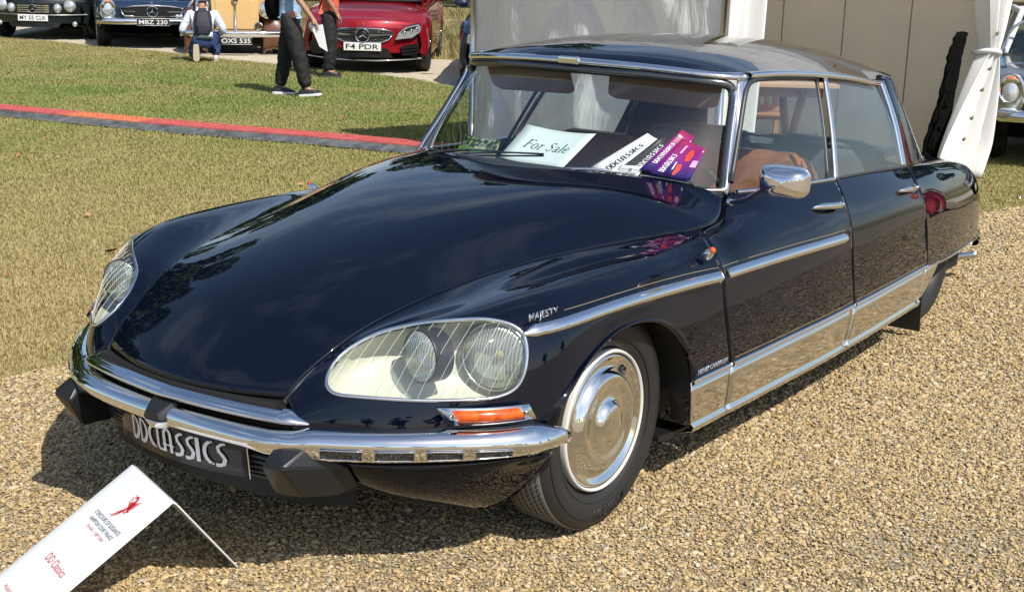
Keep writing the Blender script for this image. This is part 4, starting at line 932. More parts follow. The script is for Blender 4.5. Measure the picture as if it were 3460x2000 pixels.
# ---- wipers and washer jets
def wiper(piv,elbow,blade0,blade1,mm=chrome):
    w=tube('wiper_arm',curve([piv,elbow,tuple((np.array(blade0)+np.array(blade1))/2+np.array([.006,0,.010]))],14),.0045,mm,car,n=6,scale=np.linspace(1.4,.8,14))
    tube('wiper_blade',curve([blade0,tuple((np.array(blade0)+np.array(blade1))/2+np.array([.004,0,.006])),blade1],14),.0038,mm,w,n=6)
    tube('rubber_edge',curve([blade0,tuple((np.array(blade0)+np.array(blade1))/2+np.array([.004,0,.0])),blade1],14)-np.array([0,0,.006]),.0035,rubber,w,n=5)
    lathe('wiper_pivot',[(.008,-.01),(.008,.002),(.004,.006),(0,.007)],mm,w,piv,(.4,0,.9),14)
wiper((-.60,-.36,.942),(-.615,-.22,.968),(-.665,-.27,.944),(-.655,.115,.985),seal)
wiper((-.615,.225,.948),(-.66,.33,.955),(-.69,.30,.945),(-.868,.600,.912))
for s in (1,-1):
    j=lathe('washer_jet',[(.009,-.004),(.008,.004),(.004,.006),(.0035,.012),(0,.013)],chrome,car,(-.50,s*.287,.926),(0,0,1),14)
# ---- cabin
box('cabin_floor',(-1.75,0,.30),(2.0,1.36,.05),carpet,car)
WBf=np.concatenate([(WB*[1,-1,1])[::-1],WB[1:]]); dr=[]
for dx,dz,sy in ((-.012,-.006,.985),(-.10,-.012,.975),(-.22,-.018,.965),(-.30,-.035,.96),(-.31,-.15,.96),(-.33,-.35,.95)):
    dr.append([(min(p[0]+dx,-.60+dx*.6) if abs(p[1])<.3 else p[0]+dx+(.06 if abs(p[1])>.55 else 0)*(dx<-.05),p[1]*sy,p[2]+dz) for p in WBf])
dash=grid('dashboard',dr,dash_m,car,out=(-.9,0,.3))
box('inner_bulkhead',(-.66,0,.56),(.04,1.25,.48),dark,car)
grid('headlining',[[(p[0],p[1]*.97,p[2]-.035) for p in row] for row in rg[4:-12:3]],grey_l,car); grid('headlining',[[(p[0],-p[1]*.97,p[2]-.035) for p in row] for row in rg[4:-12:3]],grey_l,car)
sw=tube('steering_wheel',[( -1.20+.0*0+.09*math.sin(t), .37+.19*math.cos(t), .80+.17*math.sin(t)) for t in np.linspace(0,2*math.pi,40,endpoint=False)],.011,blackp,car,closed=True,n=8,upv=(1,0,0))
tube('steering_spoke',curve([(-1.02,.37,.72),(-1.14,.37,.74),(-1.21,.30,.70),(-1.27,.25,.68)],12),.012,blackp,sw)
def seat(name,x,y,w,mat,back=.915,lean=.12,th=.14):
    t=box(name,(x+.02,y,.50),(.52,w,.18),mat,car,bev=.05)
    hull('backrest',[(x-.25-dx*0+dd-lean*((z-.5)/.45),y+s*ww,z) for z,ww in ((.50,w/2-.02),(.78,w/2-.01),(back-.05,w/2-.05),(back,w/2-.12)) for s in (-1,1) for dd in (0,th*(.75 if z>.8 else 1)) for dx in (0,)],mat,t,bev=.022)
    for k in range(7):
        yy_=y-w/2+.09+k*(w-.18)/6; tube('stitched_flute',[(x-.25+th+.0-lean*((z-.5)/.45)*1.0+.004-(.25*th if z>.8 else 0),yy_,z) for z in np.linspace(.55,back-.17,8)],.006,mat,t,n=6)
    return t
seat('front_seat',-1.50,.40,.56,tan); seat('front_seat',-1.50,-.40,.56,tan)
rb=box('rear_bench',(-2.30,0,.50),(.52,1.30,.2),grey_l,car,bev=.05)
for s in (1,-1):
    hull('bench_backrest',[(x,s*y,z) for x,y,z in ((-2.5,.02,.5),(-2.5,.63,.5),(-2.62,.02,.5),(-2.62,.63,.5),(-2.56,.05,.85),(-2.56,.62,.83),(-2.68,.05,.85),(-2.68,.62,.83),(-2.58,.12,.892),(-2.58,.52,.885),(-2.68,.12,.892),(-2.68,.52,.885))],grey_l,rb,bev=.03)
grid('parcel_shelf',[[(x,y,z) for y in (-.62,.62)] for x,z in ((-2.60,.83),(-2.95,.83))],grey_l,car,flip=True)
# sun visors
for s in (1,-1):
    hull('sun_visor',[(x,s*y,z) for x,y,z in ((-1.075,.09,1.238),(-1.16,.535,1.222),(-1.12,.075,1.165),(-1.185,.51,1.150),(-1.115,.11,1.150),(-1.165,.47,1.136),(-1.09,.09,1.238),(-1.175,.535,1.222),(-1.135,.075,1.165),(-1.20,.51,1.150),(-1.13,.11,1.150),(-1.18,.47,1.136))],tan2,car,bev=.006) if False else None
visor=MAT('visor_vinyl',(.22,.14,.10),.45)
for s in (1,-1):
    v=hull('sun_visor',[(x,s*y,z) for x,y,z in ((-1.10,.09,1.243),(-1.16,.535,1.232),(-1.12,.075,1.160),(-1.175,.51,1.148),(-1.125,.105,1.147),(-1.165,.46,1.134),(-1.112,.09,1.243),(-1.172,.535,1.232),(-1.132,.075,1.160),(-1.187,.51,1.148),(-1.137,.105,1.147),(-1.177,.46,1.134))],visor,car,bev=.005)
# ================================================================ papers on the dashboard (each lies loose in the windscreen)
def sheet(name,label,cat,A,B,C_,D,mat,curl=.01,n=8,group=None,thick=.0012):
    """A,B top left/right, C_,D bottom right/left"""
    A,B,C_,D=map(lambda p:np.array(p,float),(A,B,C_,D)); nn=np.cross(B-A,D-A); nn/=np.linalg.norm(nn)
    if nn[0]<0: nn=-nn
    f=lambda u,v: (A*(1-u)+B*u)*(1-v)+(D*(1-u)+C_*u)*v - nn*curl*4*u*(1-u)*(1-v*.5)
    g=[[f(u,v) for u in np.linspace(0,1,n)] for v in np.linspace(0,1,n)]
    o=grid(name,g,mat,None,out=(A+C_)/2-nn); md=o.modifiers.new('solid','SOLIDIFY'); md.thickness=thick; md.offset=-1
    tag(o,label,cat,group); return o,(lambda u,v,off=.0012:f(u,v)+nn*off),nn
paper=MAT('paper',(.62,.72,.70),.6); ink=MAT('blue_ink',(.03,.08,.16),.5); blk=MAT('black_card',(.012,.012,.013),.35); wht=MAT('white_card',(.72,.72,.72),.4)
fs,ff_,nn=sheet('for_sale_sheet','white For Sale sheet propped inside the windscreen','paper sign',(-.86,-.105,1.053),(-.865,.195,1.046),(-.700,.165,.935),(-.700,-.115,.945),paper,.012)
def onsheet(name,s,parent,f,u0,v0,w,h,mat,**k):
    o=text(name,s,(0,0,0),(1,0,0),(0,1,0),h,mat,parent,width=w,depth=0,**k)
    for v in o.data.vertices: v.co=Vector(f(u0+v.co.x,v0-v.co.y))
    return o
pol,adv=serif_word('For Sale'); flat('lettering',[[(.18+x/adv*.66+y*.03,.60-y*.24) for x,y in p] for p in pol],(0,0,0),(1,0,0),(0,1,0),ink,fs,fnc=lambda x,y:ff_(x,y,.002))
pic=MAT('photo_print',(.1,.15,.06),.3); N,Lk,b_=nodes(pic); t=N.new('ShaderNodeTexCoord'); n1=N.new('ShaderNodeTexNoise'); n1.inputs['Scale'].default_value=60; n1.inputs['Detail'].default_value=5; Lk(t.outputs['Object'],n1.inputs['Vector'])
r=N.new('ShaderNodeValToRGB'); e=r.color_ramp.elements; e[0].position=.38; e[0].color=(.01,.015,.006,1); e[1].position=.68; e[1].color=(.35,.36,.30,1); q=e.new(.5); q.color=(.05,.09,.02,1); Lk(n1.outputs['Fac'],r.inputs['Fac']); Lk(r.outputs['Color'],b_.inputs['Base Color'])
ps,pf,_=sheet('photo_card','glossy card with a photo of a pale yellow roadster, leaning in the windscreen corner','card',(-.825,-.365,.992),(-.825,-.200,.985),(-.765,-.185,.920),(-.765,-.372,.922),pic,.004)
grass_c=MAT('print_green',(.10,.22,.04),.4); tarmac_c=MAT('print_grey',(.20,.16,.14),.4); yel=MAT('print_yellow',(.70,.62,.28),.35); lt=MAT('print_white',(.78,.78,.78),.4)
def shape(name,poly,mat,parent,f,off=.0016): return flat(name,[poly],(0,0,0),(1,0,0),(0,1,0),mat,parent,fnc=lambda x,y:f(x,y,off))
shape('printed_lawn',[(0,.55),(1,.6),(1,.72),(0,.8)],grass_c,ps,pf); shape('printed_drive',[(0,.80),(.5,.64),(1,.70),(1,1),(0,1)],tarmac_c,ps,pf,.0018)
shape('printed_car',[(.30,.66),(.34,.58),(.42,.55),(.45,.47),(.62,.47),(.66,.56),(.76,.60),(.78,.70),(.74,.78),(.34,.77)],yel,ps,pf,.002); shape('printed_window',[(.46,.54),(.48,.485),(.60,.485),(.63,.55)],tarmac_c,ps,pf,.0022)
def deco_on(word,parent,f,u0,v0,du,dv,hu,hv,mat,off=.002,name='lettering'):
    pol,adv=deco_word(word); pol=[[(u0+x/adv*du+y*hu, v0+x/adv*dv+y*hv) for x,y in p] for p in pol]
    flat(name,pol,(0,0,0),(1,0,0),(0,1,0),mat,parent,fnc=lambda x,y:f(x,y,off))
deco_on('DDCLASSICS',ps,pf,.36,.97,.5,0,0,-.13,lt,.0022)
# a folded black price card in the middle of the dashboard
bs,bf,_=sheet('price_card','black card printed with small white lines, lying flat on the dashboard','card',(-.96,.165,.975),(-.99,.40,.965),(-.80,.40,.915),(-.76,.185,.925),blk,.002)
for i in range(7): shape('text_line',[(.25+.0*i,.30+.07*i),(.80-.03*(i%3),.26+.07*i),(.80-.03*(i%3),.28+.07*i),(.25,.32+.07*i)],lt,bs,bf)
# brochures fanned at the driver's side
w1,wf1,_=sheet('brochure','white brochure with black lettering at the left of the brochure fan','brochure',(-0.900,0.388,1.064),(-0.905,0.426,1.047),(-0.715,0.343,0.917),(-0.735,0.263,0.947),wht,.004,group='brochures in the windscreen')
deco_on('DDCLASSICS',w1,wf1,.74,.86,.0,-.66,-.32,0,blk)
w2,wf2,_=sheet('brochure','black brochure with white lettering and a small white card tucked in front','brochure',(-0.915,0.448,1.062),(-0.920,0.478,1.047),(-0.745,0.448,0.917),(-0.735,0.348,0.932),blk,.004,group='brochures in the windscreen')
deco_on('DDCLASSICS',w2,wf2,.74,.72,.0,-.56,-.30,0,lt)
wc,wcf,_=sheet('business_card','small white business card in front of the black brochure','card',(-0.765,0.366,0.964),(-0.775,0.453,0.967),(-0.745,0.443,0.927),(-0.735,0.358,0.927),wht,.001)
shape('printed_mark',[(.45,.25),(.60,.25),(.60,.45),(.45,.45)],tarmac_c,wc,wcf); shape('printed_rule',[(.15,.33),(.42,.33),(.42,.36),(.15,.36)],tarmac_c,wc,wcf); shape('printed_rule',[(.63,.33),(.88,.33),(.88,.36),(.63,.36)],tarmac_c,wc,wcf)
pur=MAT('print_purple',(.20,.02,.18),.25); N,Lk,b_=nodes(pur); t=N.new('ShaderNodeTexCoord'); sp=N.new('ShaderNodeSeparateXYZ'); Lk(t.outputs['Generated'],sp.inputs[0]); r=N.new('ShaderNodeValToRGB'); e=r.color_ramp.elements; e[0].position=.15; e[0].color=(.025,.012,.13,1); e[1].position=.95; e[1].color=(.28,.02,.08,1); q=e.new(.5); q.color=(.20,.015,.20,1); Lk(sp.outputs[2],r.inputs['Fac']); Lk(r.outputs['Color'],b_.inputs['Base Color'])
redc=MAT('print_red',(.75,.06,.03),.3); pink=MAT('print_pink',(.85,.40,.62),.3)
w3_,wf3,_=sheet('brochure','purple and red brochure standing behind the front purple one','brochure',(-0.900,0.525,1.090),(-0.915,0.568,1.067),(-0.800,0.548,0.947),(-0.755,0.446,0.957),pur,.004,group='brochures in the windscreen')
deco_on('DDCLASSICS',w3_,wf3,.32,.80,.0,-.50,-.17,0,lt)
w4_,wf4,_=sheet('brochure','front purple brochure picturing red cars, nearest the screen pillar','brochure',(-0.885,0.536,1.062),(-0.890,0.628,1.034),(-0.830,0.603,0.927),(-0.765,0.483,0.947),pur,.004,group='brochures in the windscreen')
deco_on('DDCLASSICS',w4_,wf4,.28,.90,.0,-.50,-.15,0,lt)
shape('printed_car',[(.55,.18),(.66,.16),(.72,.30),(.70,.48),(.58,.50),(.52,.36)],redc,w4_,wf4); shape('printed_car',[(.46,.62),(.58,.60),(.62,.76),(.56,.92),(.44,.90),(.42,.74)],redc,w4_,wf4); shape('printed_glow',[(.80,.42),(.97,.40),(.97,.60),(.80,.62)],pink,w4_,wf4); shape('printed_glow',[(.30,.12),(.36,.10),(.34,.34),(.28,.34)],pink,w4_,wf4)

# ================================================================ display sign: a bent white board
board=MAT('white_board',(.74,.76,.78),.22,spec=.6); redk=MAT('print_crimson',(.55,.03,.03),.4); darkink=MAT('print_black',(.03,.03,.035),.4)
Lr=np.array([1.009,-.064,.28]); Rr=np.array([1.108,.224,.28]); fd=np.array([.945,-.326,-.64]); ft=.28/.64*.99
sec=[]   # section from front foot over the bend to the rear foot
F0_=lambda e: e+fd*ft
bk=np.array([-.23,-.023,-.275])
def signpt(w,s):  # w 0..1 along ridge, s<0 front leg metres along, s>0 rear
    e=Lr*(1-w)+Rr*w
    return e+fd*(-s) if s<0 else e+bk*s
prof=list(np.linspace(-ft,-.03,10))+[-.015]; rows=[]
for w in np.linspace(0,1,12):
    row=[signpt(w,s) for s in prof]+[ (Lr*(1-w)+Rr*w)+np.array([0,0,.0045])*0+fd*.004-np.array([0,0,-.001]) ]+[signpt(w,s) for s in (.03,.2,.4,.6,.8,1.0)]
    rows.append(row)
sign=grid('display_sign',rows,board,None,out=(.98,.0,-.2)); md=sign.modifiers.new('solid','SOLIDIFY'); md.thickness=.005; md.offset=0
bv=sign.modifiers.new('sm','BEVEL'); bv.width=.002; bv.segments=2
tag(sign,'bent white display board with red winged horse, on the gravel before the car','sign')
un=(Lr-Rr)/np.linalg.norm(Lr-Rr); dnv=fd/np.linalg.norm(fd)
SL=np.linalg.norm(fd)
Wd=np.linalg.norm(Rr-Lr)
nrm_s=np.cross(dnv,un); nrm_s=nrm_s if nrm_s[2]>0 else -nrm_s
def S2(x,y,off=.0034):  # x across from the left edge (0..Wd), y down the front face from the ridge, metres
    return Lr+(Rr-Lr)/Wd*x+dnv*y+nrm_s*off
def signtext(s,x,y,w,h,mat,name='lettering'):
    o=text(name,s,(0,0,0),(1,0,0),(0,1,0),h,mat,sign,width=w,depth=0)
    for v in o.data.vertices: v.co=Vector(S2(x+v.co.x,y-v.co.y))
signtext('CONCOURS OF ELEGANCE',.075,.158,.180,.0125,darkink); signtext('HAMPTON COURT PALACE',.083,.178,.164,.0115,darkink); signtext('30 AUG - 1 SEPT 2024',.105,.196,.118,.0085,redk)
signtext('DD Classics',.095,.325,.135,.024,redk); signtext('PLEASE DO NOT TOUCH',.07,.505-.06,.2,.010,redk)
H=[]  # rearing winged horse, in a unit box (x right, y up)
H+= [[(.42,.60),(.50,.52),(.62,.50),(.70,.56),(.66,.66),(.58,.72),(.50,.72)]]                # chest and shoulder
H+= stroke([(.58,.68),(.62,.80),(.56,.88),(.46,.90),(.38,.86)],.15,.07)                      # neck and head
H+= stroke([(.42,.62),(.30,.66),(.24,.80),(.16,.84)],.045,.02)+stroke([(.46,.66),(.34,.76),(.30,.98)],.045,.02)
H+= [[(.52,.52),(.62,.52),(.58,.40),(.50,.30),(.40,.27),(.38,.34),(.46,.42)]]
H+= stroke([(.46,.34),(.34,.26),(.24,.14),(.08,.03)],.09,.02)+stroke([(.48,.32),(.40,.20),(.32,.12),(.20,.0)],.08,.02)
H+= stroke([(.56,.36),(.66,.32),(.70,.40),(.80,.44),(.86,.40)],.05,.04)
for k_ in range(8): a=.98-.06*k_; H+= stroke([(.60,.66-.018*k_),(.74,.74-.055*k_),(1.02-.03*k_-.02*abs(k_-3),.86-.075*k_)],.08,.015)
flat('winged_horse',[[(.135+x*.072,.137-y*.092) for x,y in p] for p in H],(0,0,0),(1,0,0),(0,1,0),redk,sign,fnc=lambda x,y:S2(x,y))

# ================================================================ cable ramps across the lawn
rampred=MAT('ramp_red',(.50,.09,.08),.55); rampor=MAT('ramp_orange',(.60,.17,.07),.6); rampdk=MAT('ramp_rubber',(.05,.055,.06),.65)
noise_col(rampred,(.46,.075,.065),(.58,.15,.13),12,6,.3,.7,bump=.3,bscale=70,dist=.01); noise_col(rampdk,(.05,.056,.06),(.14,.15,.155),10,6,.35,.7,bump=.5,bscale=60,dist=.01); noise_col(rampor,(.55,.14,.05),(.70,.24,.12),12,6,.3,.7,bump=.3,bscale=70,dist=.01)
RL=curve([(-3.9,-12.4,0),(-4.25,-10.6,0),(-4.54,-9.14,0),(-4.80,-7.8,0),(-5.08,-6.6,0),(-5.38,-5.5,0),(-5.60,-4.5,0),(-5.85,-3.4,0),(-6.0,-2.5,0)],12)
ramp_say=['at the left edge of the picture','second from the left edge','third from the left, behind the saloon\'s wing','left of the orange one','right of the orange one','running towards the windscreen','last before the windscreen pillar']
for i in range(11):
    A,B=RL[i],RL[i+1]; d=(B-A); L_=np.linalg.norm(d); d/=L_; n_=np.array([d[1],-d[0],0]); 
    if n_[0]<0: n_=-n_     # towards the camera
    A=A+n_*.14; B=B+n_*.14
    isor=(i==4)
    where=['far left, mostly out of frame','at the left edge of the lawn','second from the left edge','left of the orange one','','right of the orange one','two right of the orange one','meeting the windscreen pillar','seen past the windscreen pillar','behind the saloon cabin','farthest right, beside the tent'][i]
    root=thing('cable_ramp','orange-topped rubber cable ramp on the lawn' if isor else 'red-topped rubber cable ramp, '+where,'cable ramp','cable ramps across the lawn')
    def bar(name,a,b,pr_,mat):
        e=.006; P=[A+d*e,B-d*e]; V=[];
        for p in P:
            for s,z in pr_: V.append(p+n_*s+np.array([0,0,z]))
        m_=len(pr_); F=[(j,(j+1)%m_,m_+(j+1)%m_,m_+j) for j in range(m_)]+[tuple(range(m_))[::-1],tuple(range(m_,2*m_))]
        return mesh(name,V,F,mat,root,False)
    bar('rubber_base',A,B,[(-.01,0),(.005,.010),(-.13,.052),(-.43,.052),(-.56,.012),(-.58,0)],rampdk)
    lid=bar('lid',A,B,[(-.135,.052),(-.135,.063),(-.43,.063),(-.43,.052)],rampor if isor else rampred)
    # raised anti-slip bars on lid
    V=[];F=[]
    for t in np.arange(.05,L_-.04,.06):
        for s in (-.18,-.25,-.32,-.39):
            c=A+d*t+n_*s; b=len(V); V+=[c+d*x+n_*y+np.array([0,0,z]) for z in (.063,.0675) for x,y in ((-.02,-.006),(.02,-.006),(.02,.006),(-.02,.006))]
            F+=[(b+4,b+5,b+6,b+7),(b,b+1,b+5,b+4),(b+1,b+2,b+6,b+5),(b+2,b+3,b+7,b+6),(b+3,b,b+4,b+7)]
    mesh('grip_bars',V,F,rampor if isor else rampred,root,False,kind='stuff')

# ================================================================ tent with a tied-back curtain
canvas=MAT('tent_canvas',(.84,.86,.88),.5); N,Lk,b_=nodes(canvas); b_.inputs['Subsurface Weight'].default_value=0
tl=N.new('ShaderNodeBsdfTranslucent'); tl.inputs['Color'].default_value=(.88,.88,.86,1); ms=N.new('ShaderNodeMixShader'); ms.inputs[0].default_value=.50; out=[n for n in N if n.type=='OUTPUT_MATERIAL'][0]; Lk(b_.outputs[0],ms.inputs[1]); Lk(tl.outputs[0],ms.inputs[2]); Lk(ms.outputs[0],out.inputs['Surface'])
t=N.new('ShaderNodeTexCoord'); n1=N.new('ShaderNodeTexNoise'); n1.inputs['Scale'].default_value=2.2; n1.inputs['Detail'].default_value=6; n1.inputs['Distortion'].default_value=1.2; mp_=N.new('ShaderNodeMapping'); mp_.inputs['Scale'].default_value=(1,1,.35); mp_.inputs['Rotation'].default_value=(.5,.3,0); Lk(t.outputs['Object'],mp_.inputs[0]); Lk(mp_.outputs[0],n1.inputs['Vector']); bp=N.new('ShaderNodeBump'); bp.inputs['Strength'].default_value=1; bp.inputs['Distance'].default_value=.14; Lk(n1.outputs['Fac'],bp.inputs['Height']); Lk(bp.outputs['Normal'],b_.inputs['Normal']); Lk(bp.outputs['Normal'],tl.inputs['Normal'])
shaded_canvas=MAT('tent_canvas_shaded',(.66,.55,.41),.8); noise_col(shaded_canvas,(.60,.49,.36),(.72,.60,.46),1.5,5,.3,.7,bump=.5,bscale=3,dist=.03)  # warm shade and light through the canvas tinted into the inner walls' beige
N,Lk,b_=nodes(shaded_canvas); tl=N.new('ShaderNodeBsdfTranslucent'); tl.inputs['Color'].default_value=(.90,.76,.58,1); ms=N.new('ShaderNodeMixShader'); ms.inputs[0].default_value=.5; out=[n for n in N if n.type=='OUTPUT_MATERIAL'][0]; Lk(b_.outputs[0],ms.inputs[1]); Lk(tl.outputs[0],ms.inputs[2]); Lk(ms.outputs[0],out.inputs['Surface'])
eyelet=MAT('brass_eyelet',(.35,.28,.18),.3,1)
E_=np.array([-7.83,-.575]); az=R_(75); nf=np.array([math.cos(az),math.sin(az)]); sd=np.array([nf[1],-nf[0]]); Kp=E_+sd*3.1; Dp=2.72
tent=thing('marquee_tent','white canvas marquee with an open front behind the navy saloon','tent')
def cloth(name,a,b,z0,z1,mat,amp=.05,folds=7,n=60,m=24,seed=1,lean=0,parent=tent,wr=0,**k):
    a=np.array(a);b=np.array(b); d=b-a; L_=np.linalg.norm(d); nn=np.array([d[1],-d[0]])/L_; r=np.random.RandomState(seed); ph=r.uniform(0,6,6)
    g=[]
    for j in range(m):
        v=j/(m-1); z=z0+(z1-z0)*v; row=[]
        for i in range(n):
            u=i/(n-1); w=amp*((1-v)*.6+.4)*(math.sin(u*folds*6.28+ph[0]+v*2)*.6+math.sin(u*folds*2.3*6.28+ph[1]-v*3)*.3+math.sin((u+v*.7)*9+ph[2])*.5)*min(1,u*8,(1-u)*8)
            if wr: w+=wr*min(1,u*8,(1-u)*8)*(abs(math.sin(9*u+3.6*v+1.1*math.sin(4*v+6*u)))**.8+.55*abs(math.sin(17*u-6*v+1.7*math.sin(5*u+2*v)))**.8+.25*math.sin(41*u+13*v+2*math.sin(7*v))-.6)
            p=a+d*u+nn*(w+lean*(1-v)); row.append((p[0],p[1],z))
        g.append(row)
    return grid(name,g,mat,parent,**k)
A_=Kp-nf*Dp; Er=E_-nf*Dp
sw_=cloth('side_wall',A_,Kp,0.02,2.15,canvas,.05,3,seed=3,n=220,m=110,wr=.075)
tw=bpy.data.textures.new('wrinkles','CLOUDS'); tw.noise_scale=.55; tw.noise_depth=3; md=sw_.modifiers.new('wrinkles','DISPLACE'); md.texture=tw; md.strength=.07; md.mid_level=.5
fw_=cloth('far_side_wall',E_,Er,0.02,2.15,shaded_canvas,.025,2,seed=5,n=100,m=50)
md=fw_.modifiers.new('wrinkles','DISPLACE'); md.texture=tw; md.strength=.09; md.mid_level=.5
cloth('back_wall',A_,Er,0.02,2.15,shaded_canvas,.03,4,seed=8)
seamm=MAT('seam_thread',(.22,.18,.13),.8)
for p in np.linspace(0,1,5)[1:-1]:   # vertical seams on the side wall and back wall
    for (q0,q1,off,mm) in ((A_,Er,-.05,shaded_canvas),(E_,Er,-.05,shaded_canvas)):
        q=q0*(1-p)+q1*p; q=q+(nf*.05 if q1 is Er and q0 is A_ else sd*.10); tube('seam',[(q[0],q[1],z) for z in np.linspace(.03,2.1,8)],.006,seamm,tent,n=5)
for q in (Kp,E_,A_,Er): 
    tube('tent_pole',[(q[0],q[1],0),(q[0],q[1],2.2)],.028,steel,tent,n=10)
c4=[A_-nf*.12+sd*.12,Kp+nf*.12+sd*.12,E_+nf*.12-sd*.12,Er-nf*.12-sd*.12]; cm=sum(c4)/4
rows=[[(*q,2.12) for q in c4],[(*q,2.36) for q in c4]]+[[( *(q*(1-k)+cm*k),2.36+1.1*(k**.75)) for q in c4] for k in (.25,.5,.75,.97)]
grid('tent_roof',rows,canvas,tent,closev=True,smooth=False)
# bunched corner drape at K (sunlit) and the tied curtain at E
def drape(name,base,w0,w1,z0,z1,seed,parent,tie=None,skew=0,depth=.16,mat=canvas,folds=4):
    r=np.random.RandomState(seed); ph=r.uniform(0,6,4); g=[]
    for v in np.linspace(0,1,40):
        z=z0+(z1-z0)*v; k=1 if tie is None else .16+.84*min(1,abs(z-tie)/.75)**.8
        wv=(w0*(1-v)+w1*v)*k; row=[]
        for u in np.linspace(0,1,70):
            s=(u-.5)*wv+skew*(max(0,(tie or z0)-z) if tie else 0); dd=depth*math.sin(u*folds*6.28+ph[0]+1.2*v)*(.5+.5*k)+.04*math.sin(u*17+ph[1]+5*v)
            p=base-sd*s*-1+nf*dd; row.append((p[0],p[1],z))
        g.append(row)
    return grid(name,g,mat,parent,solid=.004,out=(base[0]-nf[0]*3,base[1]-nf[1]*3,1))
vinyl=MAT('white_vinyl',(.74,.74,.72),.35)
drape('corner_drape',Kp-sd*.17,.36,.34,.03,2.15,4,tent,None,0,.035,vinyl,2)
cu=drape('tied_curtain',E_+sd*.02+nf*.02,.58,.60,.02,2.15,11,tent,1.02,.30,.06,vinyl,3)
tube('tie_strap',[( *(E_+sd*(.02)+sd*(.085*math.cos(t))+nf*(.11*math.sin(t))),1.02+.01*math.sin(t*2)) for t in np.linspace(0,6.28,24,endpoint=False)],.022,vinyl,cu,closed=True,n=6)
cv=np.array([v.co[:] for v in cu.data.vertices])
for z,s in ((1.17,.08),(.93,.10),(.74,.19),(.55,.28),(.36,.36)):
    al=(cv[:,:2]-E_)@sd; k=np.where((np.abs(al-s)<.03)&(np.abs(cv[:,2]-z)<.04))[0]
    if len(k)==0: continue
    q=cv[k[np.argmax((cv[k][:,:2]-E_)@nf)]]; lathe('eyelet',[(.004,.002),(.010,.004),(.017,.002),(.018,-.002)],eyelet,cu,(q[0]+nf[0]*.003,q[1]+nf[1]*.003,q[2]),(*nf,0),14)
# black holdall bag hanging behind the curtain
bagm=MAT('black_fabric',(.003,.003,.003),.9,spec=.1)
rb_=np.random.RandomState(4); g=[]; lo=rb_.normal(0,.012,30); 
for j_,v in enumerate(np.linspace(0,1,30)):
    sl_=.27+.27*(1-v)+lo[j_]*.7+.022*math.sin(9*v); sr_=.13+.16*(1-v); row=[]
    for u_ in np.linspace(0,1,10):
        s_=sr_+(sl_-sr_)*u_; d_=-.14+.05*math.sin(u_*3.14)+.02*math.sin(u_*11+v*4); p_=E_+sd*s_+nf*d_; row.append((p_[0],p_[1],.04+1.12*v))
    g.append(row)
b=grid('garment_bag',g,bagm,None,solid=.03,out=(E_[0]-5,E_[1]-3,1)); tag(b,'long black fabric bag hanging behind the tied white curtain','bag')
for k in range(3):
    z0_=.90-.20*k; tube('strap',curve([(*(E_+sd*(.27+.24*(1-z0_/1.16)+o_)-nf*.10),z_) for o_,z_ in ((0,z0_),(.05,z0_-.09),(.075,z0_-.20),(.03,z0_-.30),(0,z0_-.33))],14),.010,bagm,b,n=5)
# picnic table and folding chair inside the tent
wood=MAT('oiled_wood',(.34,.16,.075),.5); noise_col(wood,(.26,.115,.05),(.42,.21,.10),9,5,.3,.7); wtop=MAT('pale_wood',(.50,.31,.17),.5)
ctr=np.array([-6.11,-1.97]); _r=np.array([-.587,.81])*-1.0; 
tb=thing('trestle_table','wooden trestle table inside the tent, seen through the saloon windows','table')
tx_=np.array([.60,-.80]); ty_=np.array([.80,.60])
def L2(s,d,z): q=ctr+tx_*s+ty_*d; return (q[0],q[1],z)
rotz=Matrix.Rotation(math.atan2(tx_[1],tx_[0]),3,'Z')
for k in range(5): box('plank',L2(0,-.32+.16*k,.785),(1.5,.15,.03),wtop,tb,bev=.004,rot=rotz)
box('apron_rail',L2(0,.30,.735),(1.3,.03,.08),wood,tb,rot=rotz); box('apron_rail',L2(0,-.30,.735),(1.3,.03,.08),wood,tb,rot=rotz)
for s in (-.5,.5):
    for a,b_2 in (((s-.0,.33,.74),(s,-.28,.0)),((s+.03,-.33,.74),(s+.03,.28,.0))):
        tube('leg',[L2(*a),L2(*b_2)],.032,wood,tb,n=4)
    tube('cross_brace',[L2(s-.14,.3,.42),L2(s+.20,.3,.0)],.022,wood,tb,n=4)
tube('stretcher',[L2(-.5,.0,.36),L2(.5,.0,.36)],.025,wood,tb,n=4)
fc=thing('slatted_chair','slatted wooden chair behind the trestle table in the tent','chair')
ctr2=ctr-tx_*.35-ty_*.75
def L3(s,d,z): q=ctr2+tx_*s+ty_*d; return (q[0],q[1],z)
for k in range(7): box('back_slat',L3(-.21+.07*k,-.22,.72),(.035,.018,.46),wood,fc,rot=rotz)
box('top_rail',L3(0,-.22,.96),(.5,.03,.06),wood,fc,rot=rotz); box('lower_rail',L3(0,-.22,.48),(.5,.03,.05),wood,fc,rot=rotz)
for k in range(5): box('seat_slat',L3(0,-.17+.09*k,.44),(.48,.07,.02),wood,fc,rot=rotz)
for s in (-.23,.23):
    for d in (-.2,.2): box('leg',L3(s,d,.22),(.04,.04,.44),wood,fc,rot=rotz)
tg=tube('tent_peg',[(-7.05,.02,.0),(-7.05,.02,.06)],.008,steel,None); tag(tg,'steel peg in the grass beside the curtain foot','tent peg')
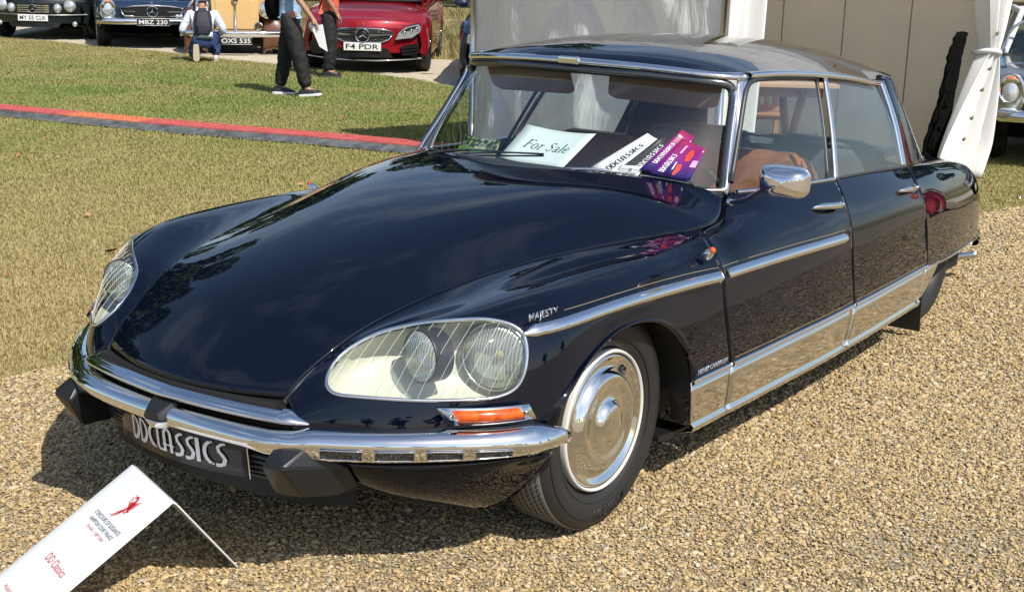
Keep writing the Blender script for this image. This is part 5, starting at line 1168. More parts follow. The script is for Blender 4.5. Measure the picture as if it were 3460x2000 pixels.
# ================================================================ parked cars in the background
def carpaint(name,c,fl=0):
    return MAT(name,c,.35,fl,1.0,.3)
tintg=MAT('car_glass_dark',(.012,.015,.016),.03,0,0,.8); 
lampm=MAT('headlamp_clear',(.62,.66,.66),.08,.6); alloy=MAT('alloy_wheel',(.55,.56,.57),.25,1); tyre2=MAT('road_tyre',(.02,.02,.02),.7)
platew=MAT('plate_white',(.78,.78,.76),.4); plateb=MAT('plate_dark',(.02,.02,.02),.4); silver=MAT('silver_letters',(.7,.7,.7),.35)
class Car:
    def __init__(s,name,label,loc,heading,paint,L=4.6,W=1.8,fo=.82,top=None,sh=None,wid=None,wb=2.75,r=.33,nose=.25,zb=.20,arch=.37,n_pw=2.6):
        s.root=thing(name,label,'car',None,(loc[0],loc[1],0),R_(heading)); s.paint=paint; s.L=L;s.W=W;s.fo=fo;s.wb=wb;s.r=r;s.nose=nose
        s.top=fn(*top); s.sh=fn(*sh); s.wid=fn(*wid); x1=fo; x0=fo-L
        xs=np.concatenate([x0+(np.linspace(0,1,12)**1.6)*.5,np.linspace(x0+.5,x1-.5,120)[1:-1],x1-(np.linspace(1,0,16)**1.6)*.5])
        G=[]
        for x in xs:
            t,h,w=s.top(x),s.sh(x),s.wid(x)
            b=zb+ (.10*max(0,(x-(x1-.4))/.4)**2); 
            for wx_ in (0,-wb):
                d=abs(x-wx_)
                if d<arch: b=max(b,r+math.sqrt(arch**2-d*d)*.98-.0)
            f=max(0,(x-(x1-.9))/.9); f2=max(0,((x0+.9)-x)/.9)
            row=[]
            for v in np.linspace(0,1,16): y=w*.93*v; row.append((y,h+(t-h)*(1-v**n_pw)))
            for k in np.linspace(0,1,14)[1:]:
                z=h+(b-h)*k; y=w*(.93+.07*math.sin(min(1,k*1.6)*math.pi/2)) - .05*max(0,k-.7)/.3*w*.6; row.append((y,z))
            G.append([(x-s.nose*(y/w)**2*f**1.2*.9+ .22*(y/w)**2*f2**1.2,y,z) for y,z in row])
        G=np.array(G); full=np.concatenate([(G*[1,-1,1])[:,::-1],G[:,1:]],1)
        s.G=G; s.body=grid('body',full,paint,s.root,out=(x0+L/2,0,.5)); 
        # nose and tail faces
        for e_,nm in ((-1,'front_panel'),(0,'rear_panel')):
            R=G[e_]; k=[]; 
            bot=R[-1][2]
            for j in range(16): a=R[j]; k.append([(a[0],a[1],a[2]*(1-q)+bot*q) for q in np.linspace(0,1,6)])
            k=np.array(k); grid(nm,np.concatenate([(k*[1,-1,1])[::-1],k[1:]]),paint,s.root,out=(x0+L/2,0,.5))
        s.wheels()
        grid('underside',[[(x,y,.24) for y in (-W*.42,W*.42)] for x in (x0+.3,x1-.25)],dark,s.root)
    def xf(s,y,off=.012,z=None): 
        w=s.wid(s.fo)
        return s.fo-s.nose*.9*min(1.4,(abs(y)/w))**2+off
    def wheels(s,spokes=5,mat=None,trim=None):
        for wx_ in (0,-s.wb):
            for sgn in (1,-1):
                y=s.wid(wx_)*.985*sgn; w_=bpy.data.objects.new('wheel',None); COL.objects.link(w_); w_.parent=s.root
                c=(wx_,y-sgn*.10,s.r); ax=(0,sgn,0); r=s.r
                lathe('tyre',[(r*.66,.09),(r*.80,.105),(r*.95,.095),(r,.07),(r,-.09),(r*.95,-.10),(r*.6,-.09)],tyre2,w_,c,ax,28)
                lathe('rim',[(r*.68,.088),(r*.64,.095),(r*.60,.075),(r*.5,.03),(r*.18,.04),(r*.16,.085),(0,.09)],s.rimmat if hasattr(s,'rimmat') else alloy,w_,c,ax,28)
                if sgn>0 or True:
                    for k in range(5):
                        a=k*2*math.pi/5+.3; tube('spoke',[(wx_+r*.14*math.cos(a),c[1]+sgn*.075,s.r+r*.14*math.sin(a)),(wx_+r*.62*math.cos(a),c[1]+sgn*.085,s.r+r*.62*math.sin(a))],.022,alloy,w_,n=4)
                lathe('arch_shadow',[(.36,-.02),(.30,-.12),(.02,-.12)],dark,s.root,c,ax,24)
    def patch(s,name,poly,mat,off=.015,thick=.01,parent=None,sym=False):
        bm=bmesh.new(); vs=[bm.verts.new((s.xf(y,off),y,z)) for y,z in poly]; f=bm.faces.new(vs)
        bmesh.ops.triangulate(bm,faces=[f]); bmesh.ops.subdivide_edges(bm,edges=bm.edges[:],cuts=3,use_grid_fill=True)
        for v in bm.verts: v.co.x=s.xf(v.co.y,off)
        bmesh.ops.recalc_face_normals(bm,faces=bm.faces[:]); me=bpy.data.meshes.new(name); bm.to_mesh(me); bm.free(); me.materials.append(mat)
        o=bpy.data.objects.new(name,me); COL.objects.link(o); o.parent=parent or s.root; md=o.modifiers.new('s','SOLIDIFY'); md.thickness=thick*2; md.offset=0
        return o
    def line(s,name,pts,r,mat,off=.02,parent=None,closed=False): return tube(name,[(s.xf(y,off),y,z) for y,z in pts],r,mat,parent or s.root,closed=closed,n=6)
    def star(s,y,z,R,off=.03,parent=None):
        o=s.line('star_badge',[(y+R*math.cos(a),z+R*math.sin(a)) for a in np.linspace(0,2*math.pi,24,endpoint=False)],R*.09,chrome,off,parent,True)
        for a in (90,210,330):
            a=R_(a); hull('star_arm',[(s.xf(y,off)+dx,y+q*math.cos(a)*R*.95-p*math.sin(a)*R*.13,z+q*math.sin(a)*R*.95+p*math.cos(a)*R*.13) for q,p,dx in ((0,1,0),(0,-1,0),(1,0,0),(0,0,.012),(0,0,-.004))],chrome,o)
        return o
    def plate(s,txt,y,z,off,w=.52,h=.111,white=True):
        x=s.xf(y,off); p=box('number_plate',(x,y,z),(.012,w,h),platew if white else plateb,s.root,bev=.003)
        if not white: tube('plate_border',[(x+.008,y+a*w/2,z+b*h/2) for a,b in ((-1,-1),(1,-1),(1,1),(-1,1))],.004,silver,p,closed=True,n=4)
        text('lettering',txt,(x+.0075,y-w*.44 if True else 0,z-h*.30),(0,1,0),(0,0,1),h*.62,plateb if white else silver,p,width=w*.88,depth=.001,bold=.012)
        return p
    def cabin(s,st,roofmat,glassmat=None):
        """st: stations (x, z, half width) from windscreen base to rear window base: base, top, top, base"""
        (xa,za,wa),(xb,zb_,wb_),(xc,zc,wc),(xd,zd,wd)=st; g=glassmat or tintg
        def q(a,b,n=8): return [tuple(np.array(a)*(1-t)+np.array(b)*t) for t in np.linspace(0,1,n)]
        def sheet_(nm,A,B,mat,crown=.03,fwd=0):
            rows=[]
            for (x0_,z0_,w0_),(x1_,z1_,w1_) in [(A,B)]:
                for t in np.linspace(0,1,8):
                    x=x0_*(1-t)+x1_*t; z=z0_*(1-t)+z1_*t; w=w0_*(1-t)+w1_*t
                    rows.append([(x+fwd*(1-v*v),w*v,z+crown*(1-v*v)*t if nm!='roof' else z+crown*(1-v*v)) for v in np.linspace(-1,1,17)])
            return grid(nm,rows,mat,s.root)
        sheet_('windscreen',(xa,za,wa),(xb,zb_,wb_),g,.03,.10); sheet_('roof',(xb,zb_,wb_),(xc,zc,wc),roofmat,.03,.0); sheet_('rear_window',(xc,zc,wc),(xd,zd,wd),g,.0,-.05)
        for sg in (1,-1):
            rows=[[(xa*(1-u)+xd*u,sg*(wa*(1-u)+wd*u),za*(1-u)+zd*u) for u in np.linspace(0,1,12)],[(xb*(1-u)+xc*u,sg*(wb_*(1-u)+wc*u),zb_*(1-u)+zc*u) for u in np.linspace(0,1,12)]]
            grid('side_glass',rows,g,s.root)
            tube('screen_pillar',[(xa,sg*wa,za),(xb,sg*wb_,zb_),(xc,sg*wc,zc),(xd,sg*wd,zd)],.03,roofmat,s.root,n=6)
            tube('centre_pillar',[((xa*.45+xd*.55),sg*(wa*.5+wd*.5+.005),za),((xb+xc)/2,sg*(wb_+wc)/2,(zb_+zc)/2)],.03,roofmat,s.root,n=6)
        tube('scuttle',[(xa+.05+.10*(1-v*v),wa*v,za-.01) for v in np.linspace(-1,1,15)],.02,dark,s.root,n=6)
    def mirrors(s,x,y,z,mat):
        for sg in (1,-1): ball('wing_mirror',(x,sg*(y+.10),z),.10,mat,s.root,(.55,1.0,.62)); tube('mirror_stalk',[(x,sg*(y-.06),z-.05),(x,sg*(y+.06),z)],.02,mat,s.root,n=5)
def modern(name,label,loc,hd,paint,txt=None,coupe=False,detail=True):
    c=Car(name,label,loc,hd,paint,4.69,1.81,.80,
      ([.80,.78,.70,.5,.2,-.3,-.55,-1.2,-2.8,-3.3,-3.75,-3.89],[.64,.70,.755,.83,.89,.955,.985,.99,1.0,1.05,1.02,.90]),
      ([.80,.78,.70,.5,.2,-.3,-1.2,-2.8,-3.3,-3.75,-3.89],[.60,.63,.68,.755,.82,.875,.90,.93,.96,.94,.80]),
      ([.80,.74,.60,.3,0,-.6,-2.8,-3.5,-3.89],[.80,.86,.89,.905,.905,.895,.90,.87,.78]),wb=2.84,r=.335,nose=.34,zb=.19,arch=.375)
    c.cabin([(-.42,.985,.74),(-1.25,1.40,.56),(-2.45,1.40,.55),(-3.2,1.03,.68)],paint)
    c.mirrors(-.75,.86,1.02,paint)
    return c
red=carpaint('crimson_paint',(.30,.006,.014),.35)
c=modern('red_saloon','metallic red modern saloon parked facing us beyond the lawn',(-11.55,-10.60),36,red); c.rimmat=alloy
gr=MAT('grille_black',(.01,.01,.01),.35)
gp=[(-.40,.585),(-.30,.615),(0,.625),(.30,.615),(.40,.585),(.42,.545),(.36,.475),(.26,.435),(0,.425),(-.26,.435),(-.36,.475),(-.42,.545)]
gq=c.patch('grille',gp,gr,.018); c.line('grille_surround',gp,.010,chrome,.026,gq,True)
pins=[]
for j in range(7):
    for i in range(34):
        y=-.40+.8*i/33+(j%2)*.012; z=.445+.026*j
        if inside(np.array([[y,z]]),np.array(gp)*[.95,1]+[0,0])[0] and abs(z-.535)>.02 and math.hypot(y,z-.53)>.105: pins.append(hull('pin',[(c.xf(y,.036),y-.007,z),(c.xf(y,.036),y+.007,z),(c.xf(y,.036),y,z+.010),(c.xf(y,.036),y,z-.010),(c.xf(y,.048),y,z)],alloy,None))
join('grille_pins',pins,alloy,gq,kind='stuff')
for sg in (1,-1): c.patch('grille_bar',[(sg*.095,.548),(sg*.40,.556),(sg*.395,.532),(sg*.095,.515)],alloy,.045,parent=gq)
lathe('badge_disc',[(.10,0),(.095,.012),(0,.014)],gr,gq,(c.xf(0,.035),0,.53),(1,0,0),24); c.star(0,.53,.094,.06,gq)
c.star(0,.665,.022,.0)
for sg in (1,-1):
    hlp=[(sg*.45,.47),(sg*.50,.585),(sg*.60,.66),(sg*.76,.70),(sg*.80,.66),(sg*.78,.57),(sg*.68,.50)]
    h=c.patch('headlight',hlp,lampm,.05); c.line('headlight_edge',hlp,.006,gr,.066,h,True)
    for y,z in ((.57,.57),(.66,.60),(.73,.62)): lathe('led_lamp',[(.030,0),(.026,.012),(0,.014)],chrome,h,(c.xf(sg*y,.062),sg*y,z),(1,0,0),14)
    c.patch('headlight_mask',[(sg*.53,.585),(sg*.62,.635),(sg*.74,.665),(sg*.70,.63),(sg*.60,.60)],gr,.066,parent=h)
    v=c.patch('air_vent',[(sg*.52,.36),(sg*.56,.40),(sg*.76,.42),(sg*.77,.30),(sg*.72,.24),(sg*.55,.26)],gr,.03)
    for z in (.27,.315,.36): c.patch('vent_blade',[(sg*.54,z),(sg*.75,z+.018),(sg*.75,z+.008),(sg*.54,z-.012)],blackp,.05,parent=v)
li=c.patch('lower_intake',[(-.42,.225),(-.34,.355),(.34,.355),(.42,.225)],gr,.03)
c.line('splitter_chrome',[(y,.185+.03*(abs(y)/.8)**2) for y in np.linspace(-.80,.80,30)],.010,chrome,.035)
c.plate('F4 PDR',0,.375,.05)
box('parking_notice',(-.62,-.30,1.085),(.01,.24,.07),wht,c.root,rot=Matrix.Rotation(R_(-60),3,'Y'))
for y in (.46,.56): lathe('permit_disc',[(.045,0),(.045,.004),(0,.005)],MAT('permit_pink',(.65,.25,.28),.5),c.root,(-.62,y,1.10),(.5,0,.86),18)
# --- black coupe
bk_=carpaint('black_green_paint',(.006,.010,.010))
c=modern('black_coupe','dark green-black modern coupe with a white plate, at the left edge',(-11.80,-18.62),37,bk_)
gp=[(-.27,.60),(.27,.60),(.30,.575),(.25,.47),(-.25,.47),(-.30,.575)]
gq=c.patch('grille',gp,gr,.02)
for z in (.48,.515,.55,.585): c.patch('grille_bar',[(-.27,z),(.27,z),(.275,z+.014),(-.275,z+.014)],chrome,.035,parent=gq)
lathe('badge_disc',[(.075,0),(.07,.012),(0,.014)],gr,gq,(c.xf(0,.04),0,.54),(1,0,0),24); c.star(0,.54,.07,.062,gq); c.star(0,.66,.02,.0)
for sg in (1,-1):
    for y,z,a,b_2 in ((.40,.545,.072,.085),(.585,.585,.115,.105)):
        h=lathe('headlight',[(1,.0),(.95,.03),(.7,.055),(.3,.07),(0,.072)],lampm,c.root,(0,0,0),(1,0,0),22)
        for v in h.data.vertices: v.co=Vector((c.xf(sg*y,.0)+v.co.x,sg*y+v.co.y*a,z+v.co.z*b_2))
        ball('lamp_bulb',(c.xf(sg*y,.05),sg*y,z),.03,chrome,h,(.4,1,1),10)
    lathe('fog_lamp',[(.045,0),(.04,.02),(0,.03)],lampm,c.root,(c.xf(sg*.66,.03),sg*.66,.28),(1,0,0),16)
c.patch('lower_intake',[(-.40,.22),(-.46,.30),(.46,.30),(.40,.22)],gr,.03)
c.line('bumper_strip',[(y,.43+.01*(abs(y)/.8)**2) for y in np.linspace(-.85,.85,30)],.014,MAT('grey_trim',(.25,.27,.28),.3,.6),.02)
p=c.plate('MY 55 CLK',0,.385,.04); box('plate_band',(c.xf(-.23,.047),-.235,.385),(.004,.04,.10),MAT('plate_blue',(.02,.05,.45),.4),p)
# --- a navy saloon half hidden behind the tent
dk=carpaint('deep_blue_paint',(.006,.014,.05))
c=modern('blue_saloon','dark blue modern car whose front wheel shows behind the tent corner',(-11.30,-7.55),34,dk)
for sg in (1,-1): c.patch('headlight',[(sg*.45,.50),(sg*.50,.60),(sg*.76,.68),(sg*.78,.57)],lampm,.05)
c.patch('grille',[(-.35,.45),(-.38,.60),(.38,.60),(.35,.45)],gr,.02); c.patch('lower_intake',[(-.42,.225),(-.34,.355),(.34,.355),(.42,.225)],gr,.03)
# --- two small roadsters of the sixties
def roadster(name,label,loc,hd,paint,txt,hard=False):
    c=Car(name,label,loc,hd,paint,4.28,1.74,.72,
      ([.72,.66,.5,.2,-.3,-.75,-1.1,-2.6,-3.2,-3.5,-3.56],[.66,.72,.775,.82,.865,.89,.885,.88,.84,.72,.62]),
      ([.72,.66,.5,.2,-.3,-.75,-1.1,-2.6,-3.2,-3.5,-3.56],[.70,.735,.77,.80,.83,.845,.85,.85,.81,.70,.60]),
      ([.72,.60,.3,0,-.6,-2.6,-3.2,-3.56],[.83,.855,.87,.87,.86,.865,.83,.72]),wb=2.40,r=.325,nose=.10,zb=.30,arch=.35,n_pw=5)
    gp=[(-.50,.655),(-.3,.69),(0,.705),(.3,.69),(.50,.655),(.485,.58),(.44,.525),(-.44,.525),(-.485,.58)]
    g=c.patch('grille',gp,gr,.02); c.line('grille_surround',gp,.014,chrome,.032,g,True)
    c.line('grille_bar',[(-.48,.60),(.48,.60)],.012,chrome,.04,g); c.star(0,.605,.088,.075,g); lathe('badge_disc',[(.02,0),(.018,.012),(0,.014)],chrome,c.root,(c.xf(0,-.02),0,.745),(1,0,.4),14)
    for sg in (1,-1):
        h=lathe('headlight',[(1.06,-.01),(1.0,.02),(.94,.03),(.8,.055),(.4,.08),(0,.085)],lampm,c.root,(0,0,0),(1,0,0),26)
        for v in h.data.vertices:
            yy_,zz=v.co.y,v.co.z; v.co=Vector((c.xf(sg*.70,.015)+v.co.x,sg*.70+yy_*.112,.625+zz*.165*(1 if zz>0 else 1.05)))
        c.line('headlight_rim',[(sg*.70+.118*math.cos(a),.62+.178*math.sin(a)) for a in np.linspace(0,2*math.pi,28,endpoint=False)],.012,chrome,.035,h,True)
        lathe('lamp_inner',[(.10,0),(.085,-.01),(.04,-.03),(0,-.035)],chrome,h,(c.xf(sg*.70,.10),sg*.70,.66),(1,0,0),20)
        ball('indicator_lens',(c.xf(sg*.70,.055),sg*.70,.755),.03,amber,h,(.4,1.6,.7),12); ball('side_lamp',(c.xf(sg*.70,.07),sg*.70,.49),.04,lampm,h,(.4,2,.7),12)
    P=[(c.xf(y,.11 if abs(y)<.8 else .04-(abs(y)-.8)*1.0),y,.445) for y in np.linspace(-.88,.88,31)]
    rows=[[(p[0]-.05,p[1],p[2]+.055),(p[0],p[1],p[2]+.045),(p[0]+.025,p[1],p[2]+.0),(p[0],p[1],p[2]-.045),(p[0]-.05,p[1],p[2]-.055)] for p in P]
    grid('bumper',rows,chrome,c.root)
    if txt: c.plate(txt,0,.44,.16,.52,.112,False)
    for y in (.40,.46): ball('driving_lamp',(c.xf(y,.09),y,.53),.035,lampm,c.root,(.6,1,1),12) if txt else None
    c.cabin([(-.78,.885,.66),(-1.08,1.27,.52),(-1.9,1.29,.54),(-2.25,.90,.64)],MAT('hard_top_white',(.7,.69,.66),.35) if hard else paint,GLASS('roadster_glass',(.7,.78,.76)))
    tube('screen_surround',[(-.76,.66*math.cos(a)*1.0,.89+.38*max(0,math.sin(a))**.5) for a in np.linspace(0,math.pi,16)],.016,chrome,c.root,n=6)
    for sg in (1,-1): tube('wiper',[(-.70,sg*.28,.91),(-.86,sg*.02,1.03)],.008,chrome,c.root,n=5); box('bucket_seat',(-1.55,sg*.34,.80),(.14,.44,.5),grey_l if hard else tan,c.root,bev=.05)
    tube('bonnet_strip',[(x,0,c.top(x)+.004) for x in np.linspace(.5,-.6,12)],.006,paint,c.root,n=4); box('bonnet_vent',(-.62,0,.893),(.05,.5,.012),chrome,c.root,bev=.004)
    return c
mb=carpaint('midnight_blue_paint',(.008,.022,.055)); roadster('blue_roadster','dark blue sixties roadster with tall chrome headlights, between black coupe and cream car',(-11.95,-16.02),56,mb,'MBZ 230')
gy=carpaint('slate_grey_paint',(.030,.037,.036)); roadster('grey_roadster','slate grey classic roadster at the right edge behind the curtain',(-9.50,-.18),21,gy,None,True)
# --- cream vintage tourer
cr=carpaint('cream_yellow_paint',(.66,.44,.19)); brown=carpaint('brown_wing_paint',(.13,.045,.022))
vt=thing('vintage_car','cream and brown prewar car with big round lamps, behind the crouching man','car',None,(-12.15,-14.10,0),R_(49))
def vb(name,pts,mat,**k): return hull(name,pts,mat,vt,**k)
rad=[]
for x,sc in ((.42,1),(.40,1.02),(-.9,1.25)):
    rad.append([(x,.33*sc*math.cos(a)*(1 if abs(math.cos(a))<.9 else 1),.62+.5*math.sin(a)*(1+0*sc)) for a in np.linspace(-.2,math.pi+.2,24)])
g=[[(x,y*s_,z) for y,z in [(-.36,.36),(-.37,.6),(-.37,.85),(-.33,.99),(-.18,1.06),(0,1.09),(.18,1.06),(.33,.99),(.37,.85),(.37,.6),(.36,.36)]] for x,s_ in ((.50,.82),(.53,1),(.40,1.03),(-.2,1.22),(-.95,1.55))]
grid('bonnet',g,cr,vt,out=(-.2,0,.6)); gfront=[[(.505,y*.9*k_,.36+(z-.36)*(k_*.5+.5) if k_<1 else z) for y,z in [(-.33,.38),(-.33,.6),(-.33,.85),(-.29,.97),(-.16,1.03),(0,1.05),(.16,1.03),(.29,.97),(.33,.85),(.33,.6),(.33,.38)]] for k_ in (1,.6,.02)]
hull('radiator_shell',[(.50,y,z) for y,z in ((-.33,.38),(-.34,.85),(-.29,.97),(0,1.05),(.29,.97),(.34,.85),(.33,.38))]+[(.53,y*.9,z) for y,z in ((-.33,.40),(-.33,.83),(0,1.0),(.33,.83),(.33,.40))],cr,vt,bev=.01)
tube('centre_spine',[(.55,0,.38),(.555,0,.7),(.55,0,1.02)],.016,chrome,vt,n=8,scale=[1.6,.8,1.3]); ball('spine_boss',(.56,0,.86),.05,chrome,vt,(.5,1,1.2))
box('cabin',(-1.85,0,.95),(1.9,1.35,.85),cr,vt,bev=.12); box('roof',(-1.85,0,1.50),(1.7,1.2,.3),cr,vt,bev=.12); box('split_windscreen',(-.93,0,1.35),(.03,1.1,.28),tintg,vt,bev=.01); box('boot',(-3.0,0,.75),(.9,1.2,.6),cr,vt,bev=.15)
for sg in (1,-1):
    rows=[]
    for a in np.linspace(-35,150,22):
        cx_,cz=.0+.46*math.cos(R_(a)),.33+.43*math.sin(R_(a)); 
        if a>100: cx_=-.08-(a-100)/50*.9; cz=.76-(a-100)/50*.42
        rows.append([(cx_,sg*(.44+w_),cz-(.11*abs((w_-.17)/.19)**2.2)) for w_ in np.linspace(0,.36,9)])
    grid('front_wing',rows,brown,vt,solid=.01,out=(0,0,.3)); 
    lathe('headlamp',[(.02,-.20),(.09,-.16),(.135,-.06),(.145,0),(.138,.012),(.12,.02),(.06,.035),(0,.04)],chrome,vt,(.50,sg*.52,.71),(1,0,0),26); lathe('headlamp_glass',[(.13,.014),(.07,.045),(0,.052)],lampm,vt,(.50,sg*.52,.71),(1,0,0),24)
    lathe('horn',[(.07,0),(.04,-.04),(.02,-.1)],chrome,vt,(.60,sg*.36,.45),(1,0,0),18)
    for wx_ in (0,-2.8):
        w_=bpy.data.objects.new('wheel',None); COL.objects.link(w_); w_.parent=vt
        lathe('tyre',[(.23,.07),(.29,.085),(.335,.06),(.34,-.06),(.29,-.085),(.23,-.07)],tyre2,w_,(wx_,sg*.68,.34),(0,sg,0),28); lathe('hub',[(.23,.06),(.18,.02),(.08,.06),(0,.09)],brown,w_,(wx_,sg*.68,.34),(0,sg,0),24)
    rows=[[(-2.8+.44*math.cos(R_(a)),sg*(.46+w_),.36+.42*math.sin(R_(a))) for w_ in np.linspace(0,.36,7)] for a in np.linspace(0,180,16)]; grid('rear_wing',rows,brown,vt,out=(-2.8,0,.3))
    box('running_board',(-1.4,sg*.70,.33),(1.9,.26,.04),brown,vt,bev=.01)
P=[(.80-.12*abs(y/.85)**2.5,y,.345) for y in np.linspace(-.86,.86,25)]
grid('front_bumper',[[(p[0]-.01,p[1],p[2]+.05),(p[0]+.015,p[1],p[2]+.03),(p[0]+.022,p[1],p[2]),(p[0]+.015,p[1],p[2]-.03),(p[0]-.01,p[1],p[2]-.05)] for p in P],chrome,vt,solid=.006,out=(0,0,.34))
p=box('number_plate',(.80,.0,.235),(.012,.50,.112),plateb,vt,bev=.003); text('lettering','OXS 535',(.8075,-.225,.20),(0,1,0),(0,0,1),.072,silver,p,width=.45,depth=.001,bold=.01); tube('plate_border',[(.808,a*.25,.235+b_2*.056) for a,b_2 in ((-1,-1),(1,-1),(1,1),(-1,1))],.004,silver,p,closed=True,n=4)
box('chassis',(-1.2,0,.33),(3.4,.8,.12),dark,vt)

# ================================================================ people
skinm=MAT('skin',(.38,.20,.125),.55); hairm=MAT('dark_hair',(.015,.011,.009),.6)
def skinned(name,J,edges,mat,parent,root,sub=2,**k):
    """one continuous surface grown along a skeleton: J name -> (x,y,z,radius)"""
    names=list(J); V=[J[n][:3] for n in names]; E=[(names.index(a),names.index(b)) for a,b in edges]
    me=bpy.data.meshes.new(name); me.from_pydata(V,E,[]); me.materials.append(mat); o=bpy.data.objects.new(name,me); COL.objects.link(o); o.parent=parent
    sk=o.modifiers.new('skin','SKIN'); sk.use_smooth_shade=True
    for i,n in enumerate(names):
        r=J[n][3]; r=(r,r) if not isinstance(r,tuple) else r; me.skin_vertices[0].data[i].radius=r; me.skin_vertices[0].data[i].use_root=(n==root)
    sb=o.modifiers.new('sub','SUBSURF'); sb.levels=sub; sb.render_levels=sub
    for kk,v in k.items(): o[kk]=v
    return o
def hand(J,E,tag_,w,d,side_):
    """palm and five fingers, wrist at w, pointing along d"""
    w=np.array(w,float); d=np.array(d,float); d/=np.linalg.norm(d); s=np.cross(d,[0,0,1.]); s=s/np.linalg.norm(s) if np.linalg.norm(s)>.1 else np.array([1.,0,0]); u=np.cross(s,d)
    p=w+d*.055; J[tag_+'palm']=(*p,.026); E.append((tag_+'wrist',tag_+'palm'))
    for i,(o,l) in enumerate(((-.030,.062),(-.010,.075),(.010,.072),(.030,.058))):
        a=p+d*.035+s*o; b=a+d*l*.55+u*-.006; c_=b+d*l*.40-u*.020
        J[f'{tag_}f{i}a']=(*a,.011);J[f'{tag_}f{i}b']=(*b,.009);J[f'{tag_}f{i}c']=(*c_,.0075); E+= [(tag_+'palm',f'{tag_}f{i}a'),(f'{tag_}f{i}a',f'{tag_}f{i}b'),(f'{tag_}f{i}b',f'{tag_}f{i}c')]
    a=p-s*.03*side_-d*.01-u*.012; b=a+d*.035-s*.012*side_-u*.01; J[tag_+'t1']=(*a,.012);J[tag_+'t2']=(*b,.0095); E+=[(tag_+'palm',tag_+'t1'),(tag_+'t1',tag_+'t2')]
